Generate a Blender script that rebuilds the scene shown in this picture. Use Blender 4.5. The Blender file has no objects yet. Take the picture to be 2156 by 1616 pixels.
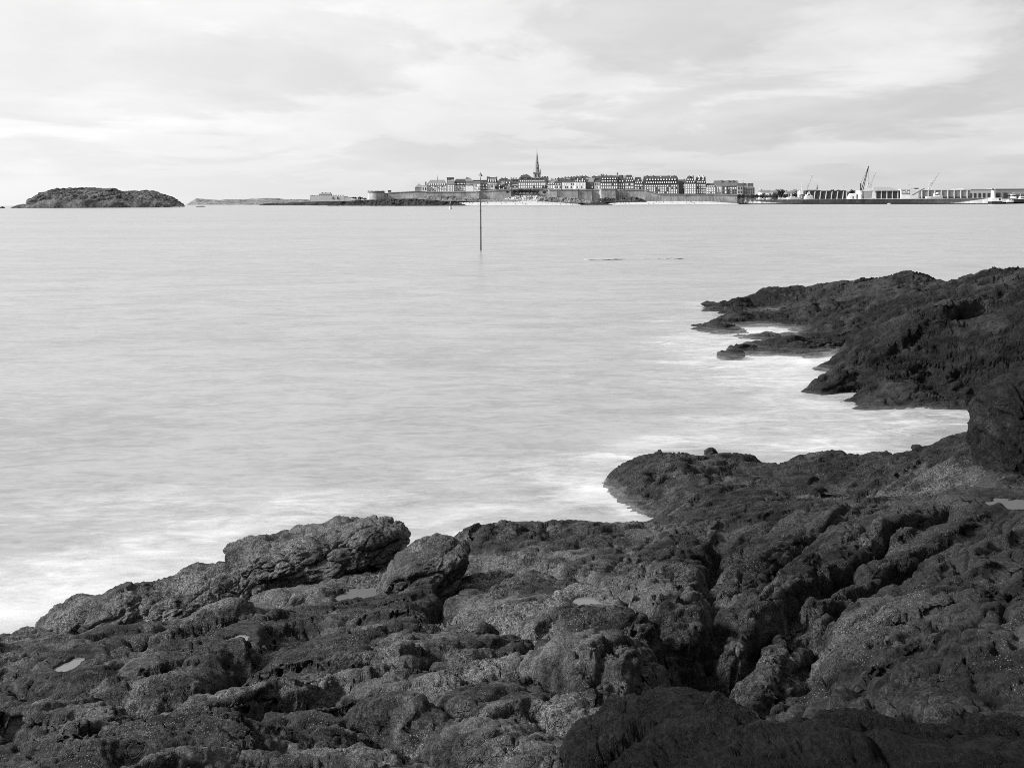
import bpy, bmesh, math, random
import numpy as np
from mathutils import Vector, Matrix

# ---------------------------------------------------------------- camera, sky, sun, exposure
scene = bpy.context.scene
col = scene.collection
R = math.radians
CAM_H = 5.0
F = 2096.0            # focal length in photo pixels (35 mm on 36 mm, 2156 px wide)
ROLL = 0.3
SHIFT = -0.1777

cam_data = bpy.data.cameras.new('camera')
cam_data.lens = 35.0
cam_data.sensor_width = 36.0
cam_data.shift_y = SHIFT
cam_data.clip_start = 0.05
cam_data.clip_end = 60000.0
cam = bpy.data.objects.new('camera', cam_data)
col.objects.link(cam)
cam.matrix_world = Matrix.Translation((0, 0, CAM_H)) @ Matrix.Rotation(R(90), 4, 'X') @ Matrix.Rotation(R(-ROLL), 4, 'Z')
scene.camera = cam

SUN_AZ_DIR = Vector((-1.0, -0.20, 0.0)).normalized()     # where the sun stands: left, a little beyond the bay
SUN_EL = R(34)
sun_vec = Vector((SUN_AZ_DIR.x * math.cos(SUN_EL), SUN_AZ_DIR.y * math.cos(SUN_EL), math.sin(SUN_EL)))

def G(v, a=1.0):
    return (v, v, v, a)

class NT:
    """small helper for node trees"""
    def __init__(self, tree):
        self.t = tree
        self.n = tree.nodes
        self.n.clear()
    def new(self, typ, **kw):
        nd = self.n.new(typ)
        for k, v in kw.items():
            setattr(nd, k, v)
        return nd
    def link(self, a, b):
        self.t.links.new(a, b)
    def put(self, sock, v):
        if isinstance(v, bpy.types.NodeSocket):
            self.t.links.new(v, sock)
        else:
            sock.default_value = v
    def math(self, op, a, b=None, clamp=False):
        nd = self.new('ShaderNodeMath', operation=op)
        nd.use_clamp = clamp
        self.put(nd.inputs[0], a)
        if b is not None:
            self.put(nd.inputs[1], b)
        return nd.outputs[0]
    def noise(self, vec, scale, detail=4.0, rough=0.55, dist=0.0, lac=2.0):
        nd = self.new('ShaderNodeTexNoise')
        if vec is not None:
            self.link(vec, nd.inputs['Vector'])
        nd.inputs['Scale'].default_value = scale
        nd.inputs['Detail'].default_value = detail
        nd.inputs['Roughness'].default_value = rough
        nd.inputs['Lacunarity'].default_value = lac
        nd.inputs['Distortion'].default_value = dist
        return nd.outputs[0]
    def voronoi(self, vec, scale, feature='F1', rand=1.0):
        nd = self.new('ShaderNodeTexVoronoi', feature=feature)
        self.link(vec, nd.inputs['Vector'])
        nd.inputs['Scale'].default_value = scale
        nd.inputs['Randomness'].default_value = rand
        return nd.outputs[0]
    def mapr(self, v, a, b, c=0.0, d=1.0, smooth=False):
        nd = self.new('ShaderNodeMapRange')
        nd.interpolation_type = 'SMOOTHSTEP' if smooth else 'LINEAR'
        self.put(nd.inputs[0], v)
        for i, q in enumerate((a, b, c, d)):
            nd.inputs[i + 1].default_value = q
        return nd.outputs[0]
    def mixf(self, fac, a, b):
        nd = self.new('ShaderNodeMix', data_type='FLOAT')
        self.put(nd.inputs[0], fac); self.put(nd.inputs[2], a); self.put(nd.inputs[3], b)
        return nd.outputs[0]
    def mapping(self, vec, scale=(1, 1, 1), rot=(0, 0, 0), loc=(0, 0, 0)):
        nd = self.new('ShaderNodeMapping')
        self.link(vec, nd.inputs[0])
        nd.inputs['Location'].default_value = loc
        nd.inputs['Rotation'].default_value = rot
        nd.inputs['Scale'].default_value = scale
        return nd.outputs[0]
    def grey(self, v):
        nd = self.new('ShaderNodeCombineColor')
        for i in range(3):
            self.put(nd.inputs[i], v)
        return nd.outputs[0]

# world: overcast cloud deck over a desaturated Nishita sky (the photograph is black and white)
world = bpy.data.worlds.new('World')
scene.world = world
world.use_nodes = True
w = NT(world.node_tree)
sky = w.new('ShaderNodeTexSky', sky_type='NISHITA')
sky.sun_disc = False
sky.sun_elevation = SUN_EL
sky.sun_rotation = math.atan2(SUN_AZ_DIR.x, SUN_AZ_DIR.y)
sky.dust_density = 3.0
bw = w.new('ShaderNodeRGBToBW'); w.link(sky.outputs[0], bw.inputs[0])
clear = w.math('MULTIPLY', bw.outputs[0], 0.1)
tc = w.new('ShaderNodeTexCoord')
sep = w.new('ShaderNodeSeparateXYZ'); w.link(tc.outputs['Generated'], sep.inputs[0])
zz = w.math('ADD', w.math('MAXIMUM', sep.outputs[2], 0.0), 0.11)
cx = w.math('DIVIDE', sep.outputs[0], zz)
cy = w.math('DIVIDE', sep.outputs[1], zz)
cmb = w.new('ShaderNodeCombineXYZ'); w.link(cx, cmb.inputs[0]); w.link(cy, cmb.inputs[1])
cvec = cmb.outputs[0]
n_big = w.noise(w.mapping(cvec, (0.55, 0.42, 1), (0, 0, R(-12)), (3.1, 7.7, 0)), 1.0, 7.0, 0.52, 0.8)
n_small = w.noise(w.mapping(cvec, (1.5, 1.1, 1), (0, 0, R(10)), (9.0, 2.3, 0)), 1.5, 9.0, 0.6, 0.25)
n_mid = w.noise(w.mapping(cvec, (0.85, 0.75, 1), (0, 0, R(6)), (4.4, 1.3, 0)), 0.9, 9.0, 0.58, 0.35)
cl = w.math('ADD', w.math('MULTIPLY', w.mapr(n_big, .43, .59, 0, 1, True), 0.36), w.math('ADD', w.math('MULTIPLY', w.mapr(n_small, .40, .62, 0, 1, True), 0.16), w.math('MULTIPLY', w.mapr(n_mid, .465, .555, 0, 1, True), 0.48)))
# brighter towards the veiled sun
dotn = w.new('ShaderNodeVectorMath', operation='DOT_PRODUCT')
w.link(tc.outputs['Generated'], dotn.inputs[0]); dotn.inputs[1].default_value = tuple(sun_vec)
glow = w.mapr(dotn.outputs['Value'], -0.45, 0.62, 0.0, 1.0, True)
low = w.mixf(glow, 0.63, 0.95)
high = w.mixf(glow, 0.90, 1.18)
cloud_val = w.mixf(cl, low, high)
hz = w.mapr(sep.outputs[2], 0.0, 0.085, 1.0, 0.0, True)      # the deck merges into even murk at the horizon
cloud_val = w.mixf(w.math('MULTIPLY', hz, 0.85), cloud_val, w.mixf(glow, 0.66, 1.06))
total = w.math('ADD', w.math('MULTIPLY', cloud_val, 0.94), w.math('MULTIPLY', w.math('MINIMUM', clear, 1.0), 0.06))
bg = w.new('ShaderNodeBackground'); w.link(w.grey(total), bg.inputs[0]); bg.inputs[1].default_value = 0.43
wo = w.new('ShaderNodeOutputWorld'); w.link(bg.outputs[0], wo.inputs[0])

sun_data = bpy.data.lights.new('sun', 'SUN')
sun_data.energy = 4.6
sun_data.angle = R(9)
sun_data.color = (1.0, 1.0, 1.0)
sun = bpy.data.objects.new('sun', sun_data)
col.objects.link(sun)
sun.rotation_euler = (-sun_vec).to_track_quat('-Z', 'Y').to_euler()
sun.location = (-40, 20, 60)

vs = scene.view_settings
vs.view_transform = 'Standard'
vs.look = 'None'
vs.exposure = 1.25
vs.gamma = 1.0
vs.use_curve_mapping = False
scene.render.engine = 'CYCLES'
scene.cycles.use_denoising = True
scene.cycles.denoising_prefilter = 'NONE'
scene.cycles.max_bounces = 5
scene.cycles.pixel_filter_type = 'BLACKMAN_HARRIS'
scene.cycles.filter_width = 0.9
scene.cycles.transparent_max_bounces = 12

# ---------------------------------------------------------------- helpers
RE = 6371000.0 * 1.17
CR, SR = math.cos(R(ROLL)), math.sin(R(ROLL))

def ray(px, py):
    """(x, z) slope per metre forward of the line of sight through a photo pixel"""
    u = (px - 1078.0) / F
    v = (808.0 - py) / F + SHIFT * 2156.0 / F
    return (u * CR + v * SR, -u * SR + v * CR)

def W(px, py, D):
    a, b = ray(px, py)
    return Vector((a * D, D, CAM_H + b * D))

def sea_z(x, y):
    return -(x * x + y * y) / (2 * RE)

def tag(o, label=None, cat=None, group=None, kind=None):
    if label: o['label'] = label
    if cat: o['category'] = cat
    if group: o['group'] = group
    if kind: o['kind'] = kind
    return o

def mesh_obj(name, verts, faces, mat, parent=None, smooth=False):
    me = bpy.data.meshes.new(name)
    me.from_pydata([tuple(v) for v in verts], [], faces)
    me.update()
    if mat: me.materials.append(mat)
    if smooth:
        me.polygons.foreach_set('use_smooth', [True] * len(me.polygons))
    o = bpy.data.objects.new(name, me)
    col.objects.link(o)
    if parent: o.parent = parent
    return o

def grid_obj(name, P, mat, smooth=True, attrs=None, wrap=False):
    """P: (rows, cols, 3) numpy array"""
    r, c, _ = P.shape
    me = bpy.data.meshes.new(name)
    idx = np.arange(r * c, dtype=np.int32).reshape(r, c)
    if wrap:
        idx = np.concatenate([idx, idx[:, :1]], axis=1)
    q = np.stack([idx[:-1, :-1], idx[:-1, 1:], idx[1:, 1:], idx[1:, :-1]], axis=-1).reshape(-1, 4)
    nf = len(q)
    me.vertices.add(r * c)
    me.vertices.foreach_set('co', P.astype(np.float32).reshape(-1))
    me.loops.add(nf * 4)
    me.loops.foreach_set('vertex_index', q.reshape(-1).astype(np.int32))
    me.polygons.add(nf)
    me.polygons.foreach_set('loop_start', np.arange(0, nf * 4, 4, dtype=np.int32))
    me.polygons.foreach_set('use_smooth', np.ones(nf, dtype=bool) if smooth else np.zeros(nf, dtype=bool))
    me.update(calc_edges=True)
    me.validate()
    for k, v in (attrs or {}).items():
        at = me.attributes.new(k, 'FLOAT', 'POINT')
        at.data.foreach_set('value', v.astype(np.float32).reshape(-1))
    me.materials.append(mat)
    o = bpy.data.objects.new(name, me)
    col.objects.link(o)
    return o

def empty(name, loc, rz=0.0):
    o = bpy.data.objects.new(name, None)
    col.objects.link(o)
    o.location = loc
    o.rotation_euler = (0, 0, rz)
    o.empty_display_size = 0.1
    return o

# ---------------------------------------------------------------- numpy noise
def _h(ix, iy, s, iz=None):
    n = ix.astype(np.int64) * 374761393 + iy.astype(np.int64) * 668265263 + s * 974634541
    if iz is not None:
        n = n + iz.astype(np.int64) * 2147483629
    n = (n ^ (n >> 13)) * 1274126177
    n = n ^ (n >> 16)
    n = (n * 2246822519) & 0xFFFFFFFF
    n = n ^ (n >> 15)
    return (n & 0xFFFFFF).astype(np.float32) / 16777216.0

def _fade(t):
    return t * t * t * (t * (t * 6 - 15) + 10)

def perlin(x, y, s=0):
    x = np.asarray(x, np.float32); y = np.asarray(y, np.float32)
    xi = np.floor(x); yi = np.floor(y)
    fx = x - xi; fy = y - yi
    xi = xi.astype(np.int32); yi = yi.astype(np.int32)
    def g(dx, dy):
        a = _h(xi + dx, yi + dy, s) * 6.2831853
        return np.cos(a) * (fx - dx) + np.sin(a) * (fy - dy)
    u = _fade(fx); v = _fade(fy)
    a = g(0, 0); a = a + u * (g(1, 0) - a)
    b = g(0, 1); b = b + u * (g(1, 1) - b)
    return (a + v * (b - a)) * 1.5

def fbm(x, y, s=0, o=4, gain=0.5):
    t = 0; a = 1.0
    for i in range(o):
        t = t + a * perlin(x, y, s + i * 17)
        x = x * 2.03 + 11.3; y = y * 2.03 - 7.1; a *= gain
    return t

def worley(x, y, s=0):
    """F1, F2, random value of the nearest cell"""
    x = np.asarray(x, np.float32); y = np.asarray(y, np.float32)
    xi = np.floor(x).astype(np.int32); yi = np.floor(y).astype(np.int32)
    f1 = np.full(x.shape, 9.0, np.float32); f2 = f1.copy(); cid = np.zeros(x.shape, np.float32)
    for dx in (-1, 0, 1):
        for dy in (-1, 0, 1):
            cxn = xi + dx; cyn = yi + dy
            d = np.hypot(cxn + 0.1 + 0.8 * _h(cxn, cyn, s) - x, cyn + 0.1 + 0.8 * _h(cxn, cyn, s + 5) - y)
            near = d < f1
            f2 = np.where(near, f1, np.minimum(f2, d))
            cid = np.where(near, _h(cxn, cyn, s + 9), cid)
            f1 = np.where(near, d, f1)
    return f1, f2, cid

def pillow(x, y, s=0, k=4.0):
    """rounded blocks with narrow joints between them, about -0.5..1"""
    f1, f2, c = worley(x, y, s)
    e = f2 - f1
    return (1 - np.exp(-e * k)) * 0.9 - 0.45 + (c - 0.5) * 0.7

def facet(x, y, s=0, groove=.5, tilt=1.0, k=11.0):
    """broken blocks: each cell a tilted plane at its own level, a joint around it"""
    x = np.asarray(x, np.float32); y = np.asarray(y, np.float32)
    xi = np.floor(x).astype(np.int32); yi = np.floor(y).astype(np.int32)
    f1 = np.full(x.shape, 9.0, np.float32); f2 = f1.copy()
    num = np.zeros(x.shape, np.float32); den = np.full(x.shape, 1e-9, np.float32)
    for dx in (-1, 0, 1):
        for dy in (-1, 0, 1):
            cxn = xi + dx; cyn = yi + dy
            ex = x - (cxn + 0.05 + 0.9 * _h(cxn, cyn, s)); ey = y - (cyn + 0.05 + 0.9 * _h(cxn, cyn, s + 5))
            d = np.abs(ex) * .35 + np.abs(ey) * .35 + .65 * np.hypot(ex, ey)
            f2 = np.where(d < f1, f1, np.minimum(f2, d))
            f1 = np.minimum(f1, d)
            pl = (_h(cxn, cyn, s + 9) - .5) * .75 + tilt * ((_h(cxn, cyn, s + 12) - .5) * ex + (_h(cxn, cyn, s + 15) - .5) * ey) * 1.5
            wt = np.exp(-k * d)
            num = num + wt * pl; den = den + wt
    e = f2 - f1
    return num / den - groove * np.exp(-(e / .09) ** 1.3)

def ridged(x, y, s=0, o=4):
    t = 0; a = 1.0
    for i in range(o):
        t = t + a * (1 - 2 * np.abs(perlin(x, y, s + i * 19)))
        x = x * 2.1 + 5.3; y = y * 2.1 - 3.1; a *= .5
    return t

def facet3(p, s=0, groove=.5, tilt=1.2):
    p = np.asarray(p, np.float32)
    i = np.floor(p).astype(np.int32)
    n = len(p)
    f1 = np.full(n, 9.0, np.float32); f2 = f1.copy(); val = np.zeros(n, np.float32)
    for dx in (-1, 0, 1):
        for dy in (-1, 0, 1):
            for dz in (-1, 0, 1):
                a, b, c = i[:, 0] + dx, i[:, 1] + dy, i[:, 2] + dz
                ex = p[:, 0] - (a + _h(a, b, s, c)); ey = p[:, 1] - (b + _h(a, b, s + 5, c)); ez = p[:, 2] - (c + _h(a, b, s + 7, c))
                d = np.sqrt(ex * ex + ey * ey + ez * ez)
                near = d < f1
                f2 = np.where(near, f1, np.minimum(f2, d))
                pl = (_h(a, b, s + 9, c) - .5) * .8 + tilt * ((_h(a, b, s + 12, c) - .5) * ex + (_h(a, b, s + 15, c) - .5) * ey + (_h(a, b, s + 17, c) - .5) * ez)
                val = np.where(near, pl, val)
                f1 = np.where(near, d, f1)
    e = f2 - f1
    return val - groove * np.exp(-(e / .07)) - .25 * np.exp(-(e / .3))

def sstep(a, b, x):
    t = np.clip((x - a) / (b - a), 0, 1)
    return t * t * (3 - 2 * t)

def normals(P):
    du = np.gradient(P, axis=1); dv = np.gradient(P, axis=0)
    n = np.cross(du, dv)
    return n / np.maximum(np.linalg.norm(n, axis=-1, keepdims=True), 1e-9)

class RBF:
    """smooth surface through scattered control points"""
    def __init__(self, pts, c=0.35, reg=0.02):
        p = np.array(pts, float)
        self.xy = p[:, :2]; self.c = c
        d = np.sqrt(((self.xy[:, None] - self.xy[None]) ** 2).sum(-1) + c * c)
        n = len(p)
        A = np.zeros((n + 3, n + 3))
        A[:n, :n] = -d + np.eye(n) * reg
        A[:n, n] = 1; A[:n, n + 1:] = self.xy
        A[n, :n] = 1; A[n + 1:, :n] = self.xy.T
        b = np.zeros(n + 3); b[:n] = p[:, 2]
        self.w = np.linalg.solve(A, b)
    def __call__(self, x, y):
        x = np.asarray(x, np.float32); y = np.asarray(y, np.float32)
        n = len(self.xy)
        out = self.w[n] + self.w[n + 1] * x + self.w[n + 2] * y
        for (qx, qy), wt in zip(self.xy.astype(np.float32), self.w[:n]):
            out = out - np.float32(wt) * np.sqrt((x - qx) ** 2 + (y - qy) ** 2 + self.c ** 2)
        return out

def at_z(px, py, z):
    """point of the line of sight through a pixel at height z"""
    a, b = ray(px, py)
    D = (z - CAM_H) / b
    return (a * D, D, z)

def hit(surf, px, py, y0, y1):
    a, b = ray(px, py)
    ys = np.linspace(y0, y1, 1500)
    hgt = surf(a * ys, ys)
    below = np.nonzero(CAM_H + b * ys < hgt)[0]
    k = below[0] if len(below) else len(ys) - 1
    return float(a * ys[k]), float(ys[k]), float(hgt[k])

# ---------------------------------------------------------------- materials
def principled(name):
    m = bpy.data.materials.new(name)
    m.use_nodes = True
    t = NT(m.node_tree)
    p = t.new('ShaderNodeBsdfPrincipled')
    o = t.new('ShaderNodeOutputMaterial')
    t.link(p.outputs[0], o.inputs[0])
    return m, t, p

def plain(name, v, rough=0.8, var=0.15, scale=0.15, spec=0.3, bump=0.0):
    m, t, p = principled(name)
    tcn = t.new('ShaderNodeTexCoord')
    n = t.noise(tcn.outputs['Object'], scale, 5.0, 0.6)
    t.link(t.grey(t.mapr(n, 0.25, 0.75, v * (1 - var), v * (1 + var))), p.inputs['Base Color'])
    p.inputs['Roughness'].default_value = rough
    p.inputs['Specular IOR Level'].default_value = spec
    if bump:
        b = t.new('ShaderNodeBump'); b.inputs['Strength'].default_value = 0.6; b.inputs['Distance'].default_value = bump
        t.link(n, b.inputs['Height']); t.link(b.outputs[0], p.inputs['Normal'])
    return m

def rock_material(name, dark, light, size=1.0, speck=0.5, strata=R(30), wet=0.6, spec=0.09, bumpd=0.012, tex=1.12):
    """layered coastal rock: tone patches, grain along the strata, barnacle specks, black zone at the tide line"""
    m, t, p = principled(name)
    geo = t.new('ShaderNodeNewGeometry')
    pos = geo.outputs['Position']
    big = t.noise(pos, 0.55 / size, 5.0, 0.6, 0.4)
    mid = t.noise(pos, 3.2 / size, 6.0, 0.62, 0.6)
    lay = t.noise(t.mapping(pos, (1.2 / size, 7.5 / size, 6.0 / size), (0, 0, -strata)), 1.6, 7.0, 0.65, 0.5)
    fine = t.noise(pos, 38.0 / size, 8.0, 0.7)
    grit = t.noise(pos, 130.0 / size, 3.0, 0.6)
    patch = t.mapr(t.math('ADD', t.math('MULTIPLY', big, 0.62), t.math('MULTIPLY', mid, 0.38)), 0.465, 0.585, 0.0, 1.0, True)
    tone = t.math('ADD', t.math('MULTIPLY', patch, 0.62), t.math('MULTIPLY', t.mapr(lay, 0.34, 0.66), 0.38))
    v = t.mixf(tone, dark, light)
    rough_w = t.mapr(t.noise(pos, 1.1 / size, 4.0, .6, .5), .40, .62, .40, 1.0, True)      # barnacled ground beside bare slabs
    v0 = v
    v = t.math('MULTIPLY', v, t.mapr(fine, 0.38, 0.64, 1 - .78 * tex, 1 + .95 * tex))
    v = t.math('MULTIPLY', v, t.mapr(grit, 0.36, 0.64, 1 - .65 * tex, 1 + .7 * tex))
    v = t.mixf(rough_w, v0, v)
    wv_ = t.new('ShaderNodeVectorMath', operation='ADD')
    nv = t.new('ShaderNodeTexNoise'); t.link(pos, nv.inputs['Vector']); nv.inputs['Scale'].default_value = 6.0 / size
    sc_ = t.new('ShaderNodeVectorMath', operation='SCALE'); t.link(nv.outputs['Color'], sc_.inputs[0]); sc_.inputs['Scale'].default_value = .16 * size
    t.link(t.mapping(pos, (1, 2.2, 1.6), (0, 0, -strata)), wv_.inputs[0]); t.link(sc_.outputs[0], wv_.inputs[1])
    edge = t.voronoi(wv_.outputs[0], 7.0 / size, 'DISTANCE_TO_EDGE')
    crackm = t.mapr(edge, .0, .035, 0.0, 1.0, True)
    crackw = t.mapr(t.noise(pos, 1.3 / size, 3.0, .5), .48, .60, 0.0, 1.0, True)
    crackm = t.mixf(crackw, 1.0, crackm)
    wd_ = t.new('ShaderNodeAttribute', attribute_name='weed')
    right_dark_m = t.math('MULTIPLY', wd_.outputs['Fac'], t.mapr(mid, .40, .56, .55, 1.0, True))
    v = t.math('MULTIPLY', v, t.math('SUBTRACT', 1.0, t.math('MULTIPLY', right_dark_m, .70)))
    # barnacle and shell specks
    vor = t.voronoi(pos, 70.0 / size)
    dots = t.mapr(vor, 0.10, 0.26, 1.0, 0.0, True)
    where = t.mapr(t.noise(pos, 1.7 / size, 5.0, 0.65), 0.47, 0.63, 0.0, 1.0, True)
    v = t.math('ADD', v, t.math('MULTIPLY', t.math('MULTIPLY', dots, where), light * 2.3 * speck))
    # wet, black lichen zone near the sea
    sp = t.new('ShaderNodeSeparateXYZ'); t.link(pos, sp.inputs[0])
    zn = t.math('ADD', sp.outputs[2], t.math('MULTIPLY', t.math('SUBTRACT', mid, 0.5), 0.7))
    wetm = t.math('MULTIPLY', t.mapr(zn, 0.02, 0.55, 1.0, 0.0, True), wet)
    v = t.math('MULTIPLY', v, t.math('SUBTRACT', 1.0, t.math('MULTIPLY', wetm, 0.72)))
    t.link(t.grey(v), p.inputs['Base Color'])
    damp = t.mapr(t.noise(pos, 2.3 / size, 5.0, .6), .38, .62, .66, .40, True)
    t.link(t.mixf(wetm, damp, 0.34), p.inputs['Roughness'])
    t.link(t.mixf(wetm, spec, spec + .14), p.inputs['Specular IOR Level'])
    hsum = t.math('ADD', t.math('MULTIPLY', lay, 1.5), t.math('ADD', t.math('MULTIPLY', fine, 1.5), t.math('ADD', t.math('MULTIPLY', grit, 0.45), t.math('MULTIPLY', crackm, .5))))
    b = t.new('ShaderNodeBump'); b.inputs['Strength'].default_value = 1.0; b.inputs['Distance'].default_value = bumpd * size * 2.2
    t.link(hsum, b.inputs['Height']); t.link(b.outputs[0], p.inputs['Normal'])
    return m
# ---------------------------------------------------------------- the foreshore: near ledge
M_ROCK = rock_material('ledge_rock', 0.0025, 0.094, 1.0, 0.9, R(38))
M_ROCK_B = rock_material('headland_rock', 0.003, 0.033, 1.6, 0.25, R(14), tex=.5)
M_BOULDER = rock_material('boulder_rock', 0.005, 0.10, 1.0, 0.7, R(8))
M_SLATE = rock_material('slate_rock', 0.004, 0.011, 0.6, 0.12, R(12), wet=0.0, spec=0.07)
M_PALE_B = rock_material('pale_boulder_rock', 0.022, 0.125, 1.0, 0.8, R(30), wet=0.15)
M_BLOCK = rock_material('dark_block_rock', 0.003, 0.026, 1.0, 0.5, R(30))

LEDGE = [  # photo pixel and height of the surface there
    (0, 1350, .30), (40, 1345, .25), (100, 1345, .45), (200, 1352, .65), (0, 1450, 1.05), (0, 1616, 2.0), (-300, 1400, .6), (-300, 1616, 2.0),
    (200, 1400, 1.0), (200, 1500, 1.55), (350, 1350, .8), (350, 1450, 1.4), (350, 1616, 2.35), (600, 1290, .85), (600, 1400, 1.5), (600, 1500, 1.95),
    (600, 1616, 2.4), (760, 1240, .75), (850, 1180, .5), (800, 1320, 1.15), (870, 1450, 1.85), (900, 1616, 2.5),
    (905, 1168, .33), (960, 1146, .33), (1050, 1136, .33), (1120, 1140, .33), (1200, 1132, .30), (1335, 1126, .20), (1385, 1108, .16), (1420, 1075, .3),
    (1000, 1195, .72), (1100, 1222, .95), (1250, 1195, .88), (1400, 1158, .78), (1350, 1240, 1.35), (1100, 1300, 1.45), (1400, 1320, 1.75),
    (1100, 1400, 1.85), (1300, 1400, 2.05), (1100, 1500, 2.2), (1300, 1500, 2.3), (1100, 1616, 2.55), (1400, 1616, 2.65),
    (1280, 1008, .15), (1305, 1040, .12), (1350, 1010, .40), (1300, 990, .15), (1400, 972, .38), (1450, 1050, .45), (1490, 974, .28), (1550, 1000, .42), (1600, 974, .33), (1690, 985, .48),
    (1700, 1050, .85), (1780, 990, .48), (1800, 1020, .65), (1870, 990, .58), (1950, 985, .72), (1950, 1025, .9), (2030, 945, 1.0),
    (1550, 1120, .95), (1600, 1220, 1.4), (1560, 1330, 1.75), (1500, 1420, 1.95), (1750, 1150, 1.25), (1750, 1220, 1.62), (1680, 1330, 2.02), (1590, 1430, 2.25),
    (1850, 1330, 1.95), (1750, 1400, 2.05), (1750, 1500, 2.45), (1900, 1220, 1.65), (2000, 1100, 1.4), (2000, 1300, 2.05), (2000, 1400, 2.5), (2000, 1500, 2.75),
    (2156, 1060, 1.35), (2156, 1120, 1.6), (2156, 1250, 2.1), (2156, 1350, 2.5), (2156, 1500, 2.8), (2400, 1100, 1.7), (2400, 1400, 2.7), (2400, 1616, 3.1), (2156, 1616, 2.9),
    # sea bed well away from the edge
    (-300, 1300, -.5), (300, 1150, -.9), (700, 1040, -1.0), (1050, 1000, -1.0), (1100, 900, -1.2), (500, 900, -1.2), (-100, 1000, -1.2), (1700, 880, -.8), (2200, 830, -.5), (1400, 890, -.8),
]
EDGE = [(0, 1350, .3), (60, 1345, .25), (905, 1168, .33), (960, 1146, .33), (1050, 1136, .33), (1120, 1140, .33), (1200, 1132, .30), (1270, 1130, .25), (1300, 990, .15), (1400, 972, .38), (1490, 974, .28),
        (1600, 974, .33), (1690, 985, .48), (1780, 990, .48), (1870, 990, .58), (1950, 985, .72), (2030, 945, 1.0)]
led_pts = [at_z(px, py, z) for px, py, z in LEDGE]
for px, py, z in EDGE:                        # the rock drops off steeply behind its seaward edge
    _, ye, _ = at_z(px, py, z)
    for dy, zz_ in ((.28, -.25), (1.2, -.75)):
        led_pts.append(((px - 1078) / F * (ye + dy), ye + dy, zz_))
for px, y_, z_ in ((1285, 15.95, -.38), (1330, 15.55, -.32), (1362, 15.3, -.2), (1245, 16.4, -.5), (1235, 17.2, -.5), (1255, 18.2, -.5), (1200, 16.0, -.6), (150, 12.6, -.6), (300, 12.8, -.6), (450, 13.1, -.6), (650, 13.3, -.6), (800, 13.0, -.5), (870, 12.6, -.25), (668, 11.75, .62), (540, 11.6, .45), (420, 11.5, .34), (300, 11.35, .24), (200, 11.2, .18), (110, 11.1, .10)):
    led_pts.append(((px - 1078) / F * y_, y_, z_))
led_pts += [(0, 2.0, 3.2), (-2, 2.0, 2.9), (2.5, 2.0, 3.4), (0, -2, 3.4), (-4, -2, 3.0), (5, -2, 3.6), (9, 4, 3.2), (-7, 4, 1.8)]
led = RBF(led_pts, 0.30, 0.03)

rows = np.concatenate([np.linspace(-1.5, 3.4, 60, endpoint=False), (3.4 + 2) * (25.0 / 5.4) ** np.linspace(0, 1, 850) - 2])
colsA = np.linspace(-0.57, 0.62, 820)
Yg = np.repeat(rows[:, None], len(colsA), 1)
Xg = colsA[None, :] * (Yg + 3.0)
hb = led(Xg, Yg).astype(np.float64)
hb = hb - 2.5 * sstep(18.8, 20.5, Yg - .1 * Xg)

def seg_dist(X, Y, pts, signed=False):
    best = np.full(X.shape, 1e9); side = np.ones(X.shape)
    for (ax, ay), (bx, by) in zip(pts[:-1], pts[1:]):
        dx, dy = bx - ax, by - ay
        tt = np.clip(((X - ax) * dx + (Y - ay) * dy) / (dx * dx + dy * dy + 1e-9), 0, 1)
        dd = np.hypot(X - ax - tt * dx, Y - ay - tt * dy)
        side = np.where(dd < best, np.sign(dx * (Y - ay) - dy * (X - ax)) * (1 if dx > 0 else -1), side)
        best = np.minimum(best, dd)
    return (best, side) if signed else best

def lhit(px, py):
    return hit(led, px, py, 2.5, 30.0)

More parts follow.
